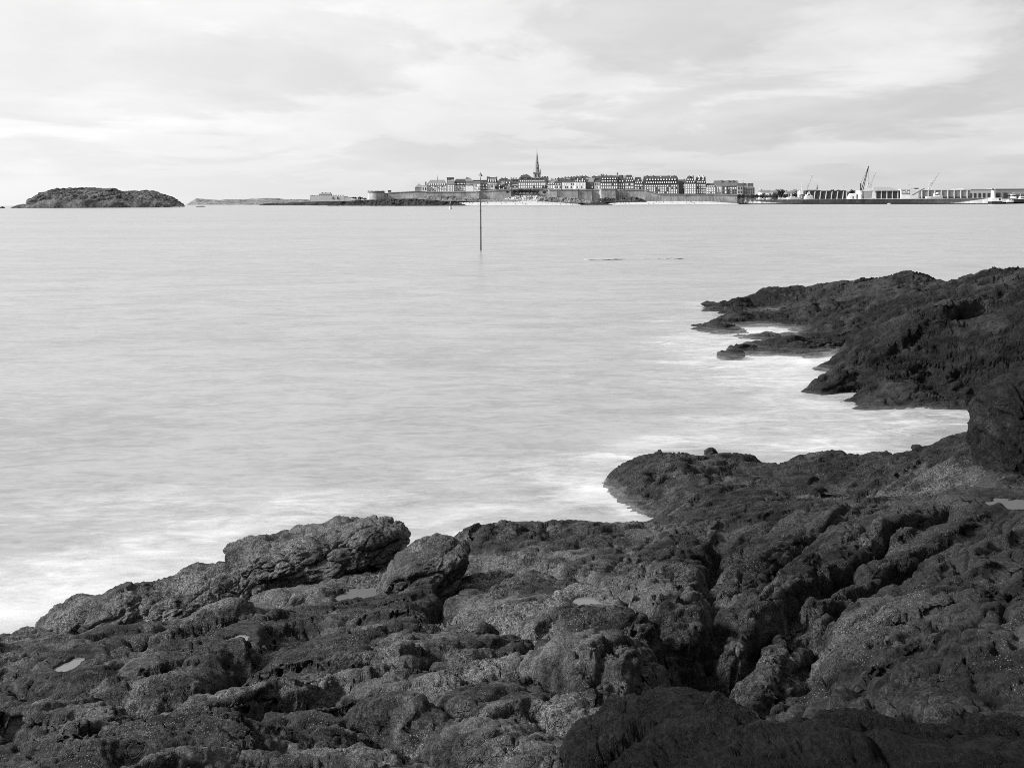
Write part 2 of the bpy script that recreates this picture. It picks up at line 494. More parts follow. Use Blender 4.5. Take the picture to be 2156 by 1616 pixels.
wob = 0.10 * fbm(Xg * 2.3, Yg * 2.3, 91, 3)
CREV = [  # deep joints seen in the photograph: pixels, half width, depth, lift of the far side
    ([(1508, 1135), (1492, 1230), (1502, 1290), (1474, 1350)], .07, .26, .05),
    ([(1482, 1330), (1440, 1400), (1408, 1455)], .11, .85, .0),
    ([(1500, 1372), (1600, 1290), (1720, 1225), (1800, 1180), (1880, 1112), (2005, 1072)], .06, .26, .07),
    ([(1745, 1255), (1850, 1200), (1990, 1125)], .05, .20, .05),
    ([(1560, 1230), (1640, 1190), (1700, 1130), (1790, 1090)], .045, .16, .05),
    ([(1705, 1270), (1700, 1350), (1640, 1445)], .14, .30, -.04),
    ([(1640, 1445), (1760, 1455), (1900, 1500), (1960, 1560)], .07, .18, .0),
    ([(1760, 1290), (1900, 1280), (2010, 1325), (2090, 1290), (2110, 1265)], .035, .10, .03),
    ([(2070, 1300), (2075, 1360), (2060, 1430)], .03, .10, .0),
    ([(1165, 1195), (1240, 1212), (1330, 1258), (1400, 1320), (1432, 1400)], .05, .17, .06),
    ([(990, 1168), (935, 1250), (900, 1302)], .06, .22, .05),
    ([(900, 1302), (1010, 1300), (1120, 1335), (1200, 1320), (1290, 1332)], .04, .13, .04),
    ([(700, 1395), (850, 1400), (1000, 1372), (1130, 1340)], .045, .14, .05),
    ([(1000, 1430), (1110, 1418), (1240, 1452), (1380, 1440)], .05, .17, .05),
    ([(880, 1172), (700, 1250), (560, 1288), (430, 1322), (300, 1356), (190, 1354)], .10, .12, .0),
    ([(0, 1412), (90, 1440), (200, 1445), (300, 1472), (430, 1448), (510, 1392)], .10, .20, .06),
    ([(0, 1520), (140, 1540), (260, 1500), (330, 1478)], .06, .20, .05),
    ([(240, 1616), (330, 1550), (470, 1530), (560, 1475), (700, 1450)], .05, .17, .05),
    ([(640, 1500), (820, 1508), (920, 1560), (1080, 1590)], .06, .20, .06),
    ([(1260, 1345), (1278, 1400), (1258, 1440)], .02, .08, .0),
    ([(1330, 1350), (1355, 1400), (1345, 1440)], .02, .07, .0),
    ([(900, 1470), (1010, 1500), (1120, 1480), (1250, 1530)], .035, .10, .03),
    ([(1480, 1040), (1600, 1020), (1720, 1035), (1850, 1020)], .05, .13, .05),
    ([(1400, 1010), (1560, 985), (1700, 995)], .045, .12, .05),
]
carve = np.zeros_like(hb)
for pts, wd, dp, lift in CREV:
    line = [lhit(px, py)[:2] for px, py in pts]
    Xw, Yw = Xg + wob, Yg + np.roll(wob, 31, 0)
    d, side = seg_dist(Xw, Yw, line, True)
    carve = carve + dp * np.exp(-(d / wd) ** 1.6) + 0.25 * dp * np.exp(-(d / (wd * 3.5)) ** 2)
    if lift:
        carve = carve - lift * side * np.exp(-d / .55) * (1 - np.exp(-(d / (wd * 1.5)) ** 2))
LUMP = [  # swellings: pixel, half length, half width, direction, rise
    (1290, 1395, .62, .34, 0, .16), (1390, 1420, .30, .26, 30, .12), (1430, 1190, .7, .35, 40, .10), (1260, 1290, .9, .5, -15, .08), (470, 1305, .42, .22, 10, .16),
    (400, 1345, .45, .2, 15, .10), (470, 1390, .30, .22, 20, .14), (640, 1520, .7, .35, 20, .10), (450, 1570, .45, .2, 25, .12), (800, 1300, .6, .3, 5, .06), (640, 1450, 0.9, .3, 20, .08),
    (1680, 1185, .35, .22, 50, .14), (1880, 1115, .3, .2, 30, .14), (1600, 1080, .6, .15, 20, .06), (1650, 1250, .9, .22, 55, .10), (1850, 1420, .8, .3, -10, .12),
    (2050, 1420, .5, .25, 0, .12), (1870, 1520, .35, .25, -35, .16), (1480, 1010, 1.2, .25, 8, .05), (1690, 1005, .9, .2, 8, .07), (1050, 1120, .35, .2, 0, .10), (945, 1135, .3, .2, 0, .08),
    (1010, 1135, .25, .14, 0, .1), (230, 1440, .28, .2, 10, .1), (330, 1405, .3, .2, 25, .1), (120, 1500, .6, .3, 15, .08), (840, 1395, .14, .1, 0, .07), (1230, 1480, .5, .25, -25, .08),
]
for px, py, a, b, an, up in LUMP:
    x0, y0, _ = lhit(px, py)
    ca, sa = math.cos(R(an)), math.sin(R(an))
    u = ((Xg - x0) * ca + (Yg - y0) * sa) / a + wob
    v = (-(Xg - x0) * sa + (Yg - y0) * ca) / b + wob
    carve = carve - up * np.sqrt(np.clip(1 - (u * u + v * v), 0, 1)) * 1.0
hb = hb - carve
POOLS = [(755, 1250, .24, .10), (150, 1402, .10, .07), (1232, 1287, .11, .06), (2140, 1058, .30, .12), (498, 1352, .09, .07)]
pool_info = []
calm = np.ones_like(hb)
for px, py, ra, rb in POOLS:
    x0, y0, z0 = lhit(px, py)
    k = np.unravel_index(np.argmin((Xg - x0) ** 2 + (Yg - y0) ** 2), Xg.shape)
    z0 = float(hb[k]) - 0.01
    d = np.hypot((Xg - x0) / ra, (Yg - y0) / (rb * 2.2)) + 0.25 * fbm(Xg * 5, Yg * 5, 12, 3)
    mk = np.exp(-np.clip(d, 0, 9) ** 4)
    hb = hb * (1 - mk) + (z0 - 0.07) * mk
    rim = np.exp(-((d - 1.5) / .6) ** 2)
    hb = hb + rim * np.clip(z0 + 0.04 - hb, 0, .3)
    calm *= 1 - .6 * mk
    pool_info.append((x0, y0, z0, ra, rb * 2.2))

# weight of the stepped, thin-bedded rock (the low spit at the back right)
spit = sstep(12.0, 14.5, Yg) * sstep(-1.0, 1.5, Xg)
th1 = R(8); th2 = R(50)
mixw = sstep(-1.5, 3.0, Xg) * (1 - spit)

def strata_field(X, Y, th, s):
    u = X * math.cos(th) + Y * math.sin(th)
    v = -X * math.sin(th) + Y * math.cos(th)
    wv = 0.30 * fbm(u * .7, v * .9, s + 1, 3); wu = .30 * fbm(u * .9 + 40, v * 1.1, s + 3, 3)
    return u + wu, v + wv

def both(fn):
    return fn(uA, vA) * (1 - mixw) + fn(uB, vB) * mixw

def bedding(u, v, bed, s, q=.55):
    """overlapping beds, each rising at a short scarp that faces down the slope"""
    k = v / bed + q * fbm(u * .55, v * .8, s, 3)
    fr = k - np.floor(k)
    return np.minimum((1 - fr) ** 1.2, fr * 3.6) * (.7 + .9 * perlin(u * .5, np.floor(k) * 7.31, s + 5))

# stage 1: slabs, beds and long joints
uA, vA = strata_field(Xg, Yg + .5 * hb, th1, 100)
uB, vB = strata_field(Xg, Yg + .5 * hb, th2, 200)
amp = .35 + .8 * sstep(-.5, .6, fbm(Xg * .45 + 8, Yg * .45, 58, 2))
big = amp * both(lambda u, v: .15 * pillow(u / 3.6, v / 1.0, 120, 3.2) + 1.0 * facet(u / 4.2 + 7, v / .74, 122, .38))
joint = both(lambda u, v: np.exp(-(perlin(u * .26 + 3, v * 1.7, 150) / .035) ** 2) + .55 * np.exp(-(perlin(u * .55, v * 3.7, 151) / .05) ** 2))
beds = both(lambda u, v: bedding(u, v, .42, 160))
thin = bedding(uA, vA, .20, 170)
rough_mask = sstep(-0.45, 0.30, fbm(Xg * .8 + 3, Yg * .8, 55, 3))       # smooth slabs beside broken rock
soft = 0.12 + 0.88 * rough_mask
P = np.stack([Xg, Yg, hb], -1)
N = normals(P)
disp = calm * (0.150 * big * (1 - .8 * spit) + .105 * (beds - .3) * (1 - spit) + 0.11 * (thin - .42) * spit - .09 * joint + .05 * fbm(Xg * 1.3, Yg * 1.3, 7, 3))
P = P + N * (disp * np.clip(N[..., 2] * 1.25, .2, 1))[..., None]
# stage 2: blocks, measured along the broken surface so that scarps carry their own relief
N = normals(P)
Y2 = P[..., 1] + 1.2 * P[..., 2]
uA, vA = strata_field(P[..., 0], Y2, th1, 100)
uB, vB = strata_field(P[..., 0], Y2, th2, 200)
med = both(lambda u, v: facet(u / 1.3, v / .25, 130, .5))
P = P + N * (calm * .06 * med * soft)[..., None]
N = normals(P)
flat = np.clip(N[..., 2] * 1.5, .3, 1)
Y2 = P[..., 1] + 1.2 * P[..., 2]
us, vs2 = uA + .1 * perlin(P[..., 0] * 3, Y2 * 3, 62), -P[..., 0] * .35 + Y2
small = facet(us / .34, vs2 / .085, 140, .5) + .6 * facet(us / .16 + 3, vs2 / .06, 142, .4)
fine = 0.015 * small * soft + .018 * (ridged(P[..., 0] * 3.5, Y2 * 5.0, 41, 4) - .3) * soft
cr = fbm(Xg * 1.1 + .2 * fbm(Xg * 5, Yg * 5, 14, 2), Yg * 1.6, 77, 3)
fine = fine - .05 * np.exp(-(cr / .014) ** 2)
cr2 = fbm(Xg * 2.3 + 9, Yg * 1.9 + .2 * fbm(Xg * 6, Yg * 6, 15, 2), 83, 3)
fine = fine - .022 * np.exp(-(cr2 / .018) ** 2)
fine = fine + .008 * fbm(Xg * 24, Yg * 24, 43, 4, .65)
P = P + N * (calm * fine * flat)[..., None]
for (x0, y0, z0, ra, rb) in pool_info:
    d = np.hypot((P[..., 0] - x0) / ra, (P[..., 1] - y0) / rb) + .55 * fbm(Xg * 4 + 5, Yg * 4, 12, 4)
    zc = P[..., 2]
    inside = 1 - sstep(.75, .95, d)
    rimm = sstep(.85, 1.1, d) * (1 - sstep(2.2, 3.2, d))
    zc = zc + inside * (np.minimum(zc, z0 - .03) - zc)
    cap = rimm * (P[..., 1] < y0 + .05)
    zc = zc + cap * (np.minimum(zc, z0 + .05 + .05 * np.maximum(d - .9, 0)) - zc)
    P[..., 2] = zc + rimm * (np.maximum(zc, z0 + .015 + .02 * (d - .9)) - zc)
weed = sstep(.4, 3.2, Xg + .15 * (Yg - 8) * 0 + 1.1 * fbm(Xg * .6, Yg * .6, 88, 4)) * (1 - .55 * spit)  # ledge colour gets darker towards the right, border broken by noise
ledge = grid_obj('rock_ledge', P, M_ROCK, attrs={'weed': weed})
tag(ledge, 'broad dark weathered rock ledge sloping down to the sea across the foreground', 'rock', kind='structure')
P_ledge = P
del N, disp, fine, small, med, big, cr, cr2, beds, thin, joint

# ---------------------------------------------------------------- the rocky point at the right, beyond the inlet
POINT = [
    (1695, 838, -.25), (1675, 815, -.5), (1800, 850, 0), (1950, 856, 0), (2085, 864, 0), (2200, 870, 0), (1712, 800, .30), (1765, 762, .75), (1850, 805, .50), (1850, 762, .88), (1850, 700, 1.2), (1850, 660, 1.0),
    (1850, 625, 1.0), (1850, 594, 1.2), (2000, 815, .45), (2000, 765, .98), (2000, 700, 1.5), (2000, 650, 1.7), (2000, 601, 1.6), (2156, 760, 1.3), (2156, 700, 1.9), (2156, 620, 2.38), (2156, 568, 2.5),
    (2060, 587, 1.9), (1935, 583, 1.35), (1760, 705, .35), (1760, 640, .7), (1760, 600, 1.0), (1700, 690, .15), (1620, 610, .75), (1540, 628, .5), (1532, 645, 0), (1600, 648, .1), (1665, 660, -.12), (1580, 668, .35), (1640, 672, .3),
    (1482, 690, .08), (1530, 685, .25), (1570, 703, -.08), (1610, 692, -.06), (1640, 688, .05), (1535, 735, .15), (1580, 722, .15), (1620, 722, .25), (1700, 715, .35), (1700, 742, .15), (1640, 746, .02), (1750, 748, -.02), (1720, 765, -.15),
    (1600, 772, -.3), (1680, 792, -.3), (1450, 690, -.6), (1500, 632, -.5), (1520, 612, -.6), (1450, 740, -.6), (1500, 755, -.35), (1640, 850, -.6), (1800, 885, -.7), (2000, 895, -.7), (2300, 900, -.5), (1400, 620, -.8), (1350, 700, -.9),
    (2300, 760, 1.8), (2300, 640, 3.0), (2300, 560, 3.3), (2450, 620, 3.6),
]
pt_pts = [at_z(*q) for q in POINT] + [(10, 52, -.9), (14, 53, -.9), (19, 52, -.8), (23, 46, -.6), (27, 46, .2), (9, 58, -1), (20, 58, -1), (30, 52, 0), (30, 40, 2.8), (24, 28, 3.2)]
pnt = RBF(pt_pts, 0.8, 0.05)
rowsB = 20.5 * (57 / 20.5) ** np.linspace(0, 1, 820)
colsB = np.linspace(0.10, 0.64, 500)
Yb = np.repeat(rowsB[:, None], len(colsB), 1)
Xb = colsB[None, :] * Yb
hB = pnt(Xb, Yb).astype(np.float64)
hB = hB - 4 * (1 - sstep(22.2, 23.9, Yb + .35 * np.maximum(Xb - 11, 0)))
low = 1 - sstep(.2, .9, hB)
PB = np.stack([Xb, Yb, hB], -1)
N = normals(PB)
def ledge_field(X, Y, th, s, bed):
    u = X * math.cos(th) + Y * math.sin(th); v = -X * math.sin(th) + Y * math.cos(th)
    v = v + .5 * fbm(u * .35, v * .5, s, 4); u = u + .5 * fbm(u * .5, v * .5, s + 6, 3)
    q = v / bed + 1.1 * fbm(u * .16, v * .3, s + 11, 3); sw = q - np.floor(q)
    rnd = .5 + .6 * perlin(u * .4, np.floor(q) * 7.31, s + 2)
    return u, v, np.minimum((1 - sw) ** 1.1, sw * 2.4) * (.5 + .9 * rnd)
back = sstep(33, 40, Yb)
def point_frame(X, Y):
    a1 = ledge_field(X, Y, R(13), 301, .75); a2 = ledge_field(X, Y, R(3), 341, .85)
    return [p_ * (1 - back) + q_ * back for p_, q_ in zip(a1, a2)]
u, v, sb = point_frame(Xb, Yb + 1.1 * hB)
blk = .3 * pillow(u / 3.4, v / .9, 320, 3.2) + .9 * facet(u / 3.2, v / .66, 321, .4)
land = sstep(-.5, .1, hB)
jn = np.exp(-(perlin(u * .13, v * 1.0, 390) / .045) ** 2) + .6 * np.exp(-(perlin(u * .25 + 5, v * 2.1, 391) / .06) ** 2)
disp = land * (-.17 * jn + .40 * sb * (1 - .4 * low) + .22 * blk + .16 * fbm(Xb * .6, Yb * .6, 6, 3) - .10)
PB = PB + N * (disp * np.clip(N[..., 2] * 1.3, .6, 1))[..., None]
N = normals(PB)
Y2 = PB[..., 1] + 1.3 * PB[..., 2]
u, v, _s = point_frame(PB[..., 0], Y2)
blk2 = facet(u / 1.1, v / .30, 330, .6)
PB = PB + N * (land * np.clip(N[..., 2] * 1.5, .25, 1) * .12 * blk2)[..., None]
N = normals(PB)
land = land * np.clip(N[..., 2] * 1.5, .35, 1)
Y2 = PB[..., 1] + 1.3 * PB[..., 2]
blk3 = facet((u + .2 * perlin(PB[..., 0] * 2, Y2 * 2, 9)) / .45, (Y2 - .22 * PB[..., 0]) / .15, 333, .5)
crk = fbm(PB[..., 0] * .5, Y2 * .8, 375, 3)
PB = PB + N * (land * (.030 * blk3 + .028 * (ridged(PB[..., 0] * 1.5, Y2 * 2.4, 44, 4) - .3) - .09 * np.exp(-(crk / .02) ** 2)))[..., None]
point = grid_obj('rocky_point', PB, M_ROCK_B)
tag(point, 'dark layered rocky point rising to the right beyond the foaming inlet', 'rock', kind='structure')
del N, disp, blk, blk2, blk3, sb

# ---------------------------------------------------------------- loose boulders
def n3(p, s):
    """cheap 3-D noise out of three planar slices"""
    x, y, z = p[:, 0], p[:, 1], p[:, 2]
    return (perlin(x + .37 * z, y - .21 * z, s) + perlin(y + .3 * x, z - .4 * x, s + 1) + perlin(z + .27 * y, x + .33 * y, s + 2)) * .6

_ico = {}
def ico(sub):
    if sub not in _ico:
        bm = bmesh.new(); bmesh.ops.create_icosphere(bm, subdivisions=sub, radius=1.0)
        bm.verts.ensure_lookup_table()
        _ico[sub] = (np.array([v.co[:] for v in bm.verts]), [[v.index for v in f.verts] for f in bm.faces])
        bm.free()
    return _ico[sub]

def boulder(label, px, py, D, semi, rz=0, tilt=0, seed=0, sub=6, mat=None, square=2.6, lump=.16, bed=.17, name='boulder', roll=0):
    v, f = ico(sub)
    d = np.sign(v) * np.abs(v) ** (2.0 / square)
    d = d / np.linalg.norm(d, axis=1, keepdims=True) ** .65
    p = d * np.array(semi)
    nrm = v / np.array(semi); nrm /= np.linalg.norm(nrm, axis=1, keepdims=True)
    s = float(np.mean(semi))
    o = seed * 13.7
    q = p / s
    big = n3(q * 1.3 + o, seed + 1)
    # beds along the long side, thin in height
    wq = np.stack([n3(q * 1.4 + o, seed + 20), n3(q * 1.4 + o + 9, seed + 23), n3(q * 1.4 + o + 19, seed + 26)], 1)
    e = np.stack([p[:, 0], .8 * p[:, 1] + .5 * p[:, 2], p[:, 2] - .45 * p[:, 1]], 1) / s + .28 * wq
    e2 = e + .1 * np.stack([n3(q * 5, seed + 8), n3(q * 5 + 7, seed + 9), n3(q * 5 + 13, seed + 10)], 1)
    f_a = facet3(e * np.array([.85, 1.2, 1.9]) + o, seed + 40, .45)
    f_b = facet3(e2 * np.array([2.0, 3.2, 5.5]) + o, seed + 44, .5)
    f_c = facet3(e2 * np.array([6, 9, 15]) + o, seed + 48, .5)
    ln = n3(q * 2.2 + o, seed + 70)
    disp = s * (lump * big + bed * (f_a + .20 * f_b + .08 * f_c) - .05 * np.exp(-(ln / .03) ** 2) + .04 * n3(q * 4 + o, seed + 50) + .022 * n3(q * 10 + o, seed + 60) + .013 * n3(q * 24 + o, seed + 65) + .007 * n3(q * 50 + o, seed + 67))
    p = p + nrm * disp[:, None]
    me = bpy.data.meshes.new(name)
    me.from_pydata(p.tolist(), [], f)
    me.polygons.foreach_set('use_smooth', [True] * len(me.polygons))
    me.materials.append(mat or M_BOULDER)
    ob = bpy.data.objects.new(name, me); col.objects.link(ob)
    ob.location = W(px, py, D)
    ob.rotation_euler = (R(roll), R(-tilt), R(rz))
    tag(ob, label, 'boulder')
    return ob

boulder('long rounded boulder with a light top, at the highest part of the left shore ridge', 668, 1163, 11.7, (1.12, .60, .36), 6, 10, 3, 7)
boulder('low elongated ridge of layered rock dropping into the foam at the lower left', 420, 1252, 11.4, (.95, .55, .27), 5, 13, 7, 7)
boulder('leftmost rounded rock at the water edge, tapering into the white foam', 200, 1302, 11.2, (.72, .5, .24), 8, 13, 12, 6)
boulder('short tilted boulder with a pale rough back, beside the tide pool', 893, 1203, 10.9, (.56, .40, .29), 20, 24, 21, 6, M_PALE_B)
boulder('tall dark block of rock at the right edge above the inlet', 2168, 928, 14.2, (.80, .75, 1.06), 15, 0, 31, 7, M_BLOCK, 3.4, .10, .13)
boulder('small lumpy rock perched on top of the tall dark block at the right edge', 2150, 778, 14.6, (.17, .16, .12), 0, 0, 37, 5, M_BLOCK)
boulder('smooth dark dome of rock on the far side of the spit', 1895, 1014, 16.0, (.78, .6, .28), 5, 0, 41, 6, M_BLOCK, 2.2, .08, .06)
boulder('small pointed pale rock at the far edge of the thin-bedded spit', 1497, 955, 18.3, (.13, .13, .13), 0, 0, 43, 5, M_BOULDER, 1.8)
boulder('round knob of rock between the smooth dome and the tall block', 1932, 944, 16.4, (.10, .10, .07), 0, 0, 47, 5, M_ROCK)
boulder('smooth dark slate slab nearest the camera at the lower right', 1440, 1640, 3.5, (.44, .42, .21), -8, -4, 53, 7, M_SLATE, 3.4, .10, .16)
boulder('flat dark slate shelf along the bottom right corner', 1960, 1640, 3.3, (.80, .36, .12), 3, -3, 59, 7, M_SLATE, 3.4, .10, .16)
boulder('pale rounded stone cut by the bottom edge of the picture', 770, 1622, 4.6, (.17, .15, .09), 0, 0, 61, 5, M_BOULDER)
boulder('low hump of rock awash in white foam off the rocky point', 1538, 748, 31.5, (.45, .35, .16), 0, 5, 63, 5, M_ROCK_B)
boulder('rounded rock at the foot of the platform on the rocky point', 1640, 746, 32.5, (.75, .4, .16), 0, 0, 65, 5, M_ROCK_B)
boulder('low skerry barely above water at the tip of the rocky point', 1495, 640, 47.0, (.45, .4, .10), 0, 0, 67, 5, M_ROCK_B)
boulder('dark rounded rock beside the foam below the platform', 1715, 738, 33.0, (.5, .4, .22), 0, 0, 69, 5, M_ROCK_B)

# tide pools lying in hollows of the ledge
def pool_material():
    m, t, p = principled('pool_water')
    p.inputs['Base Color'].default_value = G(.08)
    p.inputs['Roughness'].default_value = .04
    p.inputs['IOR'].default_value = 1.33
    p.inputs['Metallic'].default_value = 0.0
    p.inputs['Specular IOR Level'].default_value = .8
    return m
M_POOL = pool_material()
POOL_LABELS = ['bright tide pool between the two boulders at the left', 'narrow tide pool in the dark rock at the far left', 'small tide pool in the middle of the ledge',
               'tide pool at the right edge under the tall dark block', 'tiny puddle behind the low lump of rock at the left']
for (x0, y0, z0, ra, rb), lb in zip(pool_info, POOL_LABELS):
    vv = [(0, 0, 0)] + [(ra * 1.6 * math.cos(i * R(10)), rb * 1.5 * math.sin(i * R(10)), 0) for i in range(36)]
    ob = mesh_obj('tide_pool', vv, [(0, i + 1, (i + 1) % 36 + 1) for i in range(36)], M_POOL)
    ob.location = (x0, y0, z0)
    tag(ob, lb, 'tide pool')

# ---------------------------------------------------------------- added rock wall out of view, blocks sky light from behind and right
cl_line = [(48, 66), (38, 46), (29, 32), (21, 21), (15.5, 11), (12.5, 4), (9, -3), (3, -7.5), (-5, -9), (-14, -9), (-26, -12), (-40, -20)]
cp = np.array(cl_line, float)
tpar = np.concatenate([[0], np.cumsum(np.hypot(*np.diff(cp, axis=0).T))])
sp_ = np.linspace(0, tpar[-1], 260)
cxs = np.interp(sp_, tpar, cp[:, 0]); cys = np.interp(sp_, tpar, cp[:, 1])
nx, ny = np.gradient(cys), -np.gradient(cxs)
nl = np.hypot(nx, ny); nx, ny = -nx / nl, -ny / nl
hh = np.linspace(0, 1, 70)
top_h = np.interp(sp_, [0, 20, 45, 65, 90, tpar[-1]], [7, 10, 14, 15, 13, 9])
S, Hh = np.meshgrid(sp_, hh)
lean = 4.5 * Hh ** 1.3 + 1.1 * fbm(S * .22, Hh * 3, 501, 4) + .5 * facet(S / 2.2, Hh * 7, 503, .5)
Pc = np.stack([cxs[None] + nx[None] * lean, cys[None] + ny[None] * lean, -1 + (top_h[None] + 1) * Hh + .6 * fbm(S * .3, Hh * 4, 505, 3)], -1)
shade_cliff = grid_obj('shade_cliff', Pc, M_ROCK_B)
tag(shade_cliff, 'unseen dark rock wall added behind and beside the viewpoint to shade the ledge', 'shade_cliff', kind='structure')
# ---------------------------------------------------------------- the sea
def sea_material():
    m, t, p = principled('sea_water')
    geo = t.new('ShaderNodeNewGeometry'); pos = geo.outputs['Position']
    at = t.new('ShaderNodeAttribute', attribute_name='foam'); foam_a = at.outputs['Fac']
    # slow swell streaks, drawn out across the view and along the shore
    s1 = t.noise(t.mapping(pos, (.13, .24, 1), (0, 0, R(-14))), 1.0, 6.0, .62, 1.3)
    s2 = t.noise(t.mapping(pos, (.5, 1.1, 1), (0, 0, R(-18))), 1.0, 6.0, .62, 1.2)
    s3 = t.noise(t.mapping(pos, (2.2, 5.5, 1), (0, 0, R(-10))), 1.0, 5.0, .6, .9)
    far = t.noise(t.mapping(pos, (.004, .03, 1)), 1.0, 4.0, .55)
    st = t.math('ADD', t.math('MULTIPLY', s1, .32), t.math('ADD', t.math('MULTIPLY', s2, .36), t.math('MULTIPLY', s3, .32)))
    streak = t.mapr(st, .36, .60, 0, 1, True)
    milk = t.mixf(streak, .126, .208)
    milk = t.math('MULTIPLY', milk, t.mapr(far, .3, .7, .92, 1.08))
    # surf: soft white veils
    f1 = t.noise(t.mapping(pos, (.55, 1.3, 1), (0, 0, R(-18))), 1.0, 7.0, .6, 1.3)
    f2 = t.noise(t.mapping(pos, (1.9, 4.0, 1), (0, 0, R(-24))), 1.0, 6.0, .6, 1.6)
    veil = t.math('ADD', t.math('MULTIPLY', f1, .65), t.math('MULTIPLY', f2, .35))
    fm = t.math('ADD', foam_a, t.math('MULTIPLY', t.math('SUBTRACT', veil, .5), 1.9))
    fm = t.math('MULTIPLY', t.mapr(fm, .05, 1.0, 0, 1, True), t.mapr(foam_a, .02, .25))
    v = t.mixf(fm, milk, .44)
    t.link(t.grey(v), p.inputs['Base Color'])
    t.link(t.mixf(fm, .26, .7), p.inputs['Roughness'])
    p.inputs['IOR'].default_value = 1.33
    hgt = t.math('ADD', t.math('MULTIPLY', s1, 1.2), t.math('MULTIPLY', s2, .35))
    b = t.new('ShaderNodeBump'); b.inputs['Strength'].default_value = .35; b.inputs['Distance'].default_value = .12
    t.link(hgt, b.inputs['Height']); t.link(b.outputs[0], p.inputs['Normal'])
    return m
M_SEA = sea_material()
rad = np.concatenate([np.linspace(0.5, 6, 8, endpoint=False), 6 * (60 / 6) ** np.linspace(0, 1, 240, endpoint=False), 60 * (14000 / 60) ** np.linspace(0, 1, 70)])
ang = np.concatenate([np.linspace(-36, 36, 320, endpoint=False), np.linspace(36, 324, 80, endpoint=False)])
A_, R_ = np.meshgrid(np.radians(ang), rad)
Xs = np.sin(A_) * R_; Ys = np.cos(A_) * R_
Zs = -(Xs ** 2 + Ys ** 2) / (2 * RE)
FOAM = [  # surf zones: pixel, half width, half depth (m), direction, strength
    (60, 1290, 2.0, 1.3, 8, 1.0), (-250, 1330, 2.5, 1.5, 8, 1.0), (250, 1200, 2.0, .9, 10, .8), (480, 1120, 2.0, .8, 12, .62), (700, 1060, 1.6, .9, 5, .42), (900, 1115, 1.2, .8, 0, .42),
    (1070, 1078, 2.2, .9, 5, .38), (1260, 1040, .9, .9, 60, .75), (1330, 1080, .5, .5, 0, .6), (1200, 1000, 1.2, 1.2, 20, .4), (1320, 960, 1.6, .8, 25, .6), (1480, 925, 1.6, .9, 5, .55), (1620, 935, 1.4, .9, 0, .45),
    (1750, 940, 1.6, 1.2, 0, .6), (1900, 880, 3.5, 1.5, 0, .5), (1620, 885, 3.0, 1.4, 5, .42), (1850, 905, 2.0, 1.2, 8, .45), (2040, 880, 2, 1.5, -20, .3), (1690, 850, 1.5, 1.6, 30, .5), (1640, 800, 2.4, 2.2, 20, .62), (1690, 765, 2.6, 2.0, 0, 1.0),
    (1590, 762, 2.6, 1.8, 0, .9), (1740, 750, 1.2, 1.5, 0, 1.0), (1500, 725, 2.6, 2.6, 20, .62), (1600, 700, 2.2, 2.4, 0, .95), (1520, 705, 1.8, 1.8, 0, .6), (1660, 662, 2.5, 2.0, 0, .8), (1520, 645, 2.5, 2.5, 0, .45), (1440, 680, 2.5, 4.5, 0, .3),
    (1560, 655, 2.2, 2, 0, .5), (1540, 760, 2, 2.0, 0, .7), (1420, 800, 4, 3.5, 10, .28), (1050, 1000, 2.6, 1.8, 10, .22), (300, 1060, 4.0, 1.6, 8, .25), (1800, 870, 3, .8, 0, .3),
]
foam = np.zeros_like(Xs)
FOAM = [(a_, b_, c_, d_, e_, f_ * (.78 if a_ > 1380 else 1.0)) for a_, b_, c_, d_, e_, f_ in FOAM]      # thinner in the sheltered coves
for px, py, a, b, an, stg in FOAM:
    x0, y0, _ = at_z(px, py, 0)
    ca, sa = math.cos(R(an)), math.sin(R(an))
    u = ((Xs - x0) * ca + (Ys - y0) * sa) / a; v = (-(Xs - x0) * sa + (Ys - y0) * ca) / b
    foam = np.maximum(foam, stg * np.exp(-(u * u + v * v) * .9))
sea = grid_obj('sea', np.stack([Xs, Ys, Zs], -1), M_SEA, attrs={'foam': foam}, wrap=True)
tag(sea, 'smooth pale sea filling the bay out to the horizon', 'sea', kind='structure')

# rocks awash under the surface beyond the marker
M_WET = plain('wet_reef', .22, .4, .3, 2.0)
def skerry(label, px0, px1, pyc, hgt, seed, mat, name='skerry', D=None, depth=.5):
    a, b = ray((px0 + px1) / 2, pyc)
    if D is None: D = -CAM_H / b
    half = (px1 - px0) / 2 / F * D
    v, f = ico(4)
    p = v * np.array([half, half * depth, hgt])
    q = v * 1.6 + seed
    p = p * (1 + .45 * n3(q * 1.7, seed) + .35 * n3(q * 5, seed + 3))[:, None]
    ob = mesh_obj(name, p.tolist(), f, mat, None, True)
    ob.location = (a * D, D, sea_z(a * D, D))
    tag(ob, label, 'rock')
    return ob
skerry('faint dark reef awash, nearer the marker pole', 1232, 1312, 546, .045, 3, M_WET, 'reef', None, .5)
skerry('faint dark reef awash, nearer the rocky point', 1364, 1434, 545, .042, 8, M_WET, 'reef', None, .5)

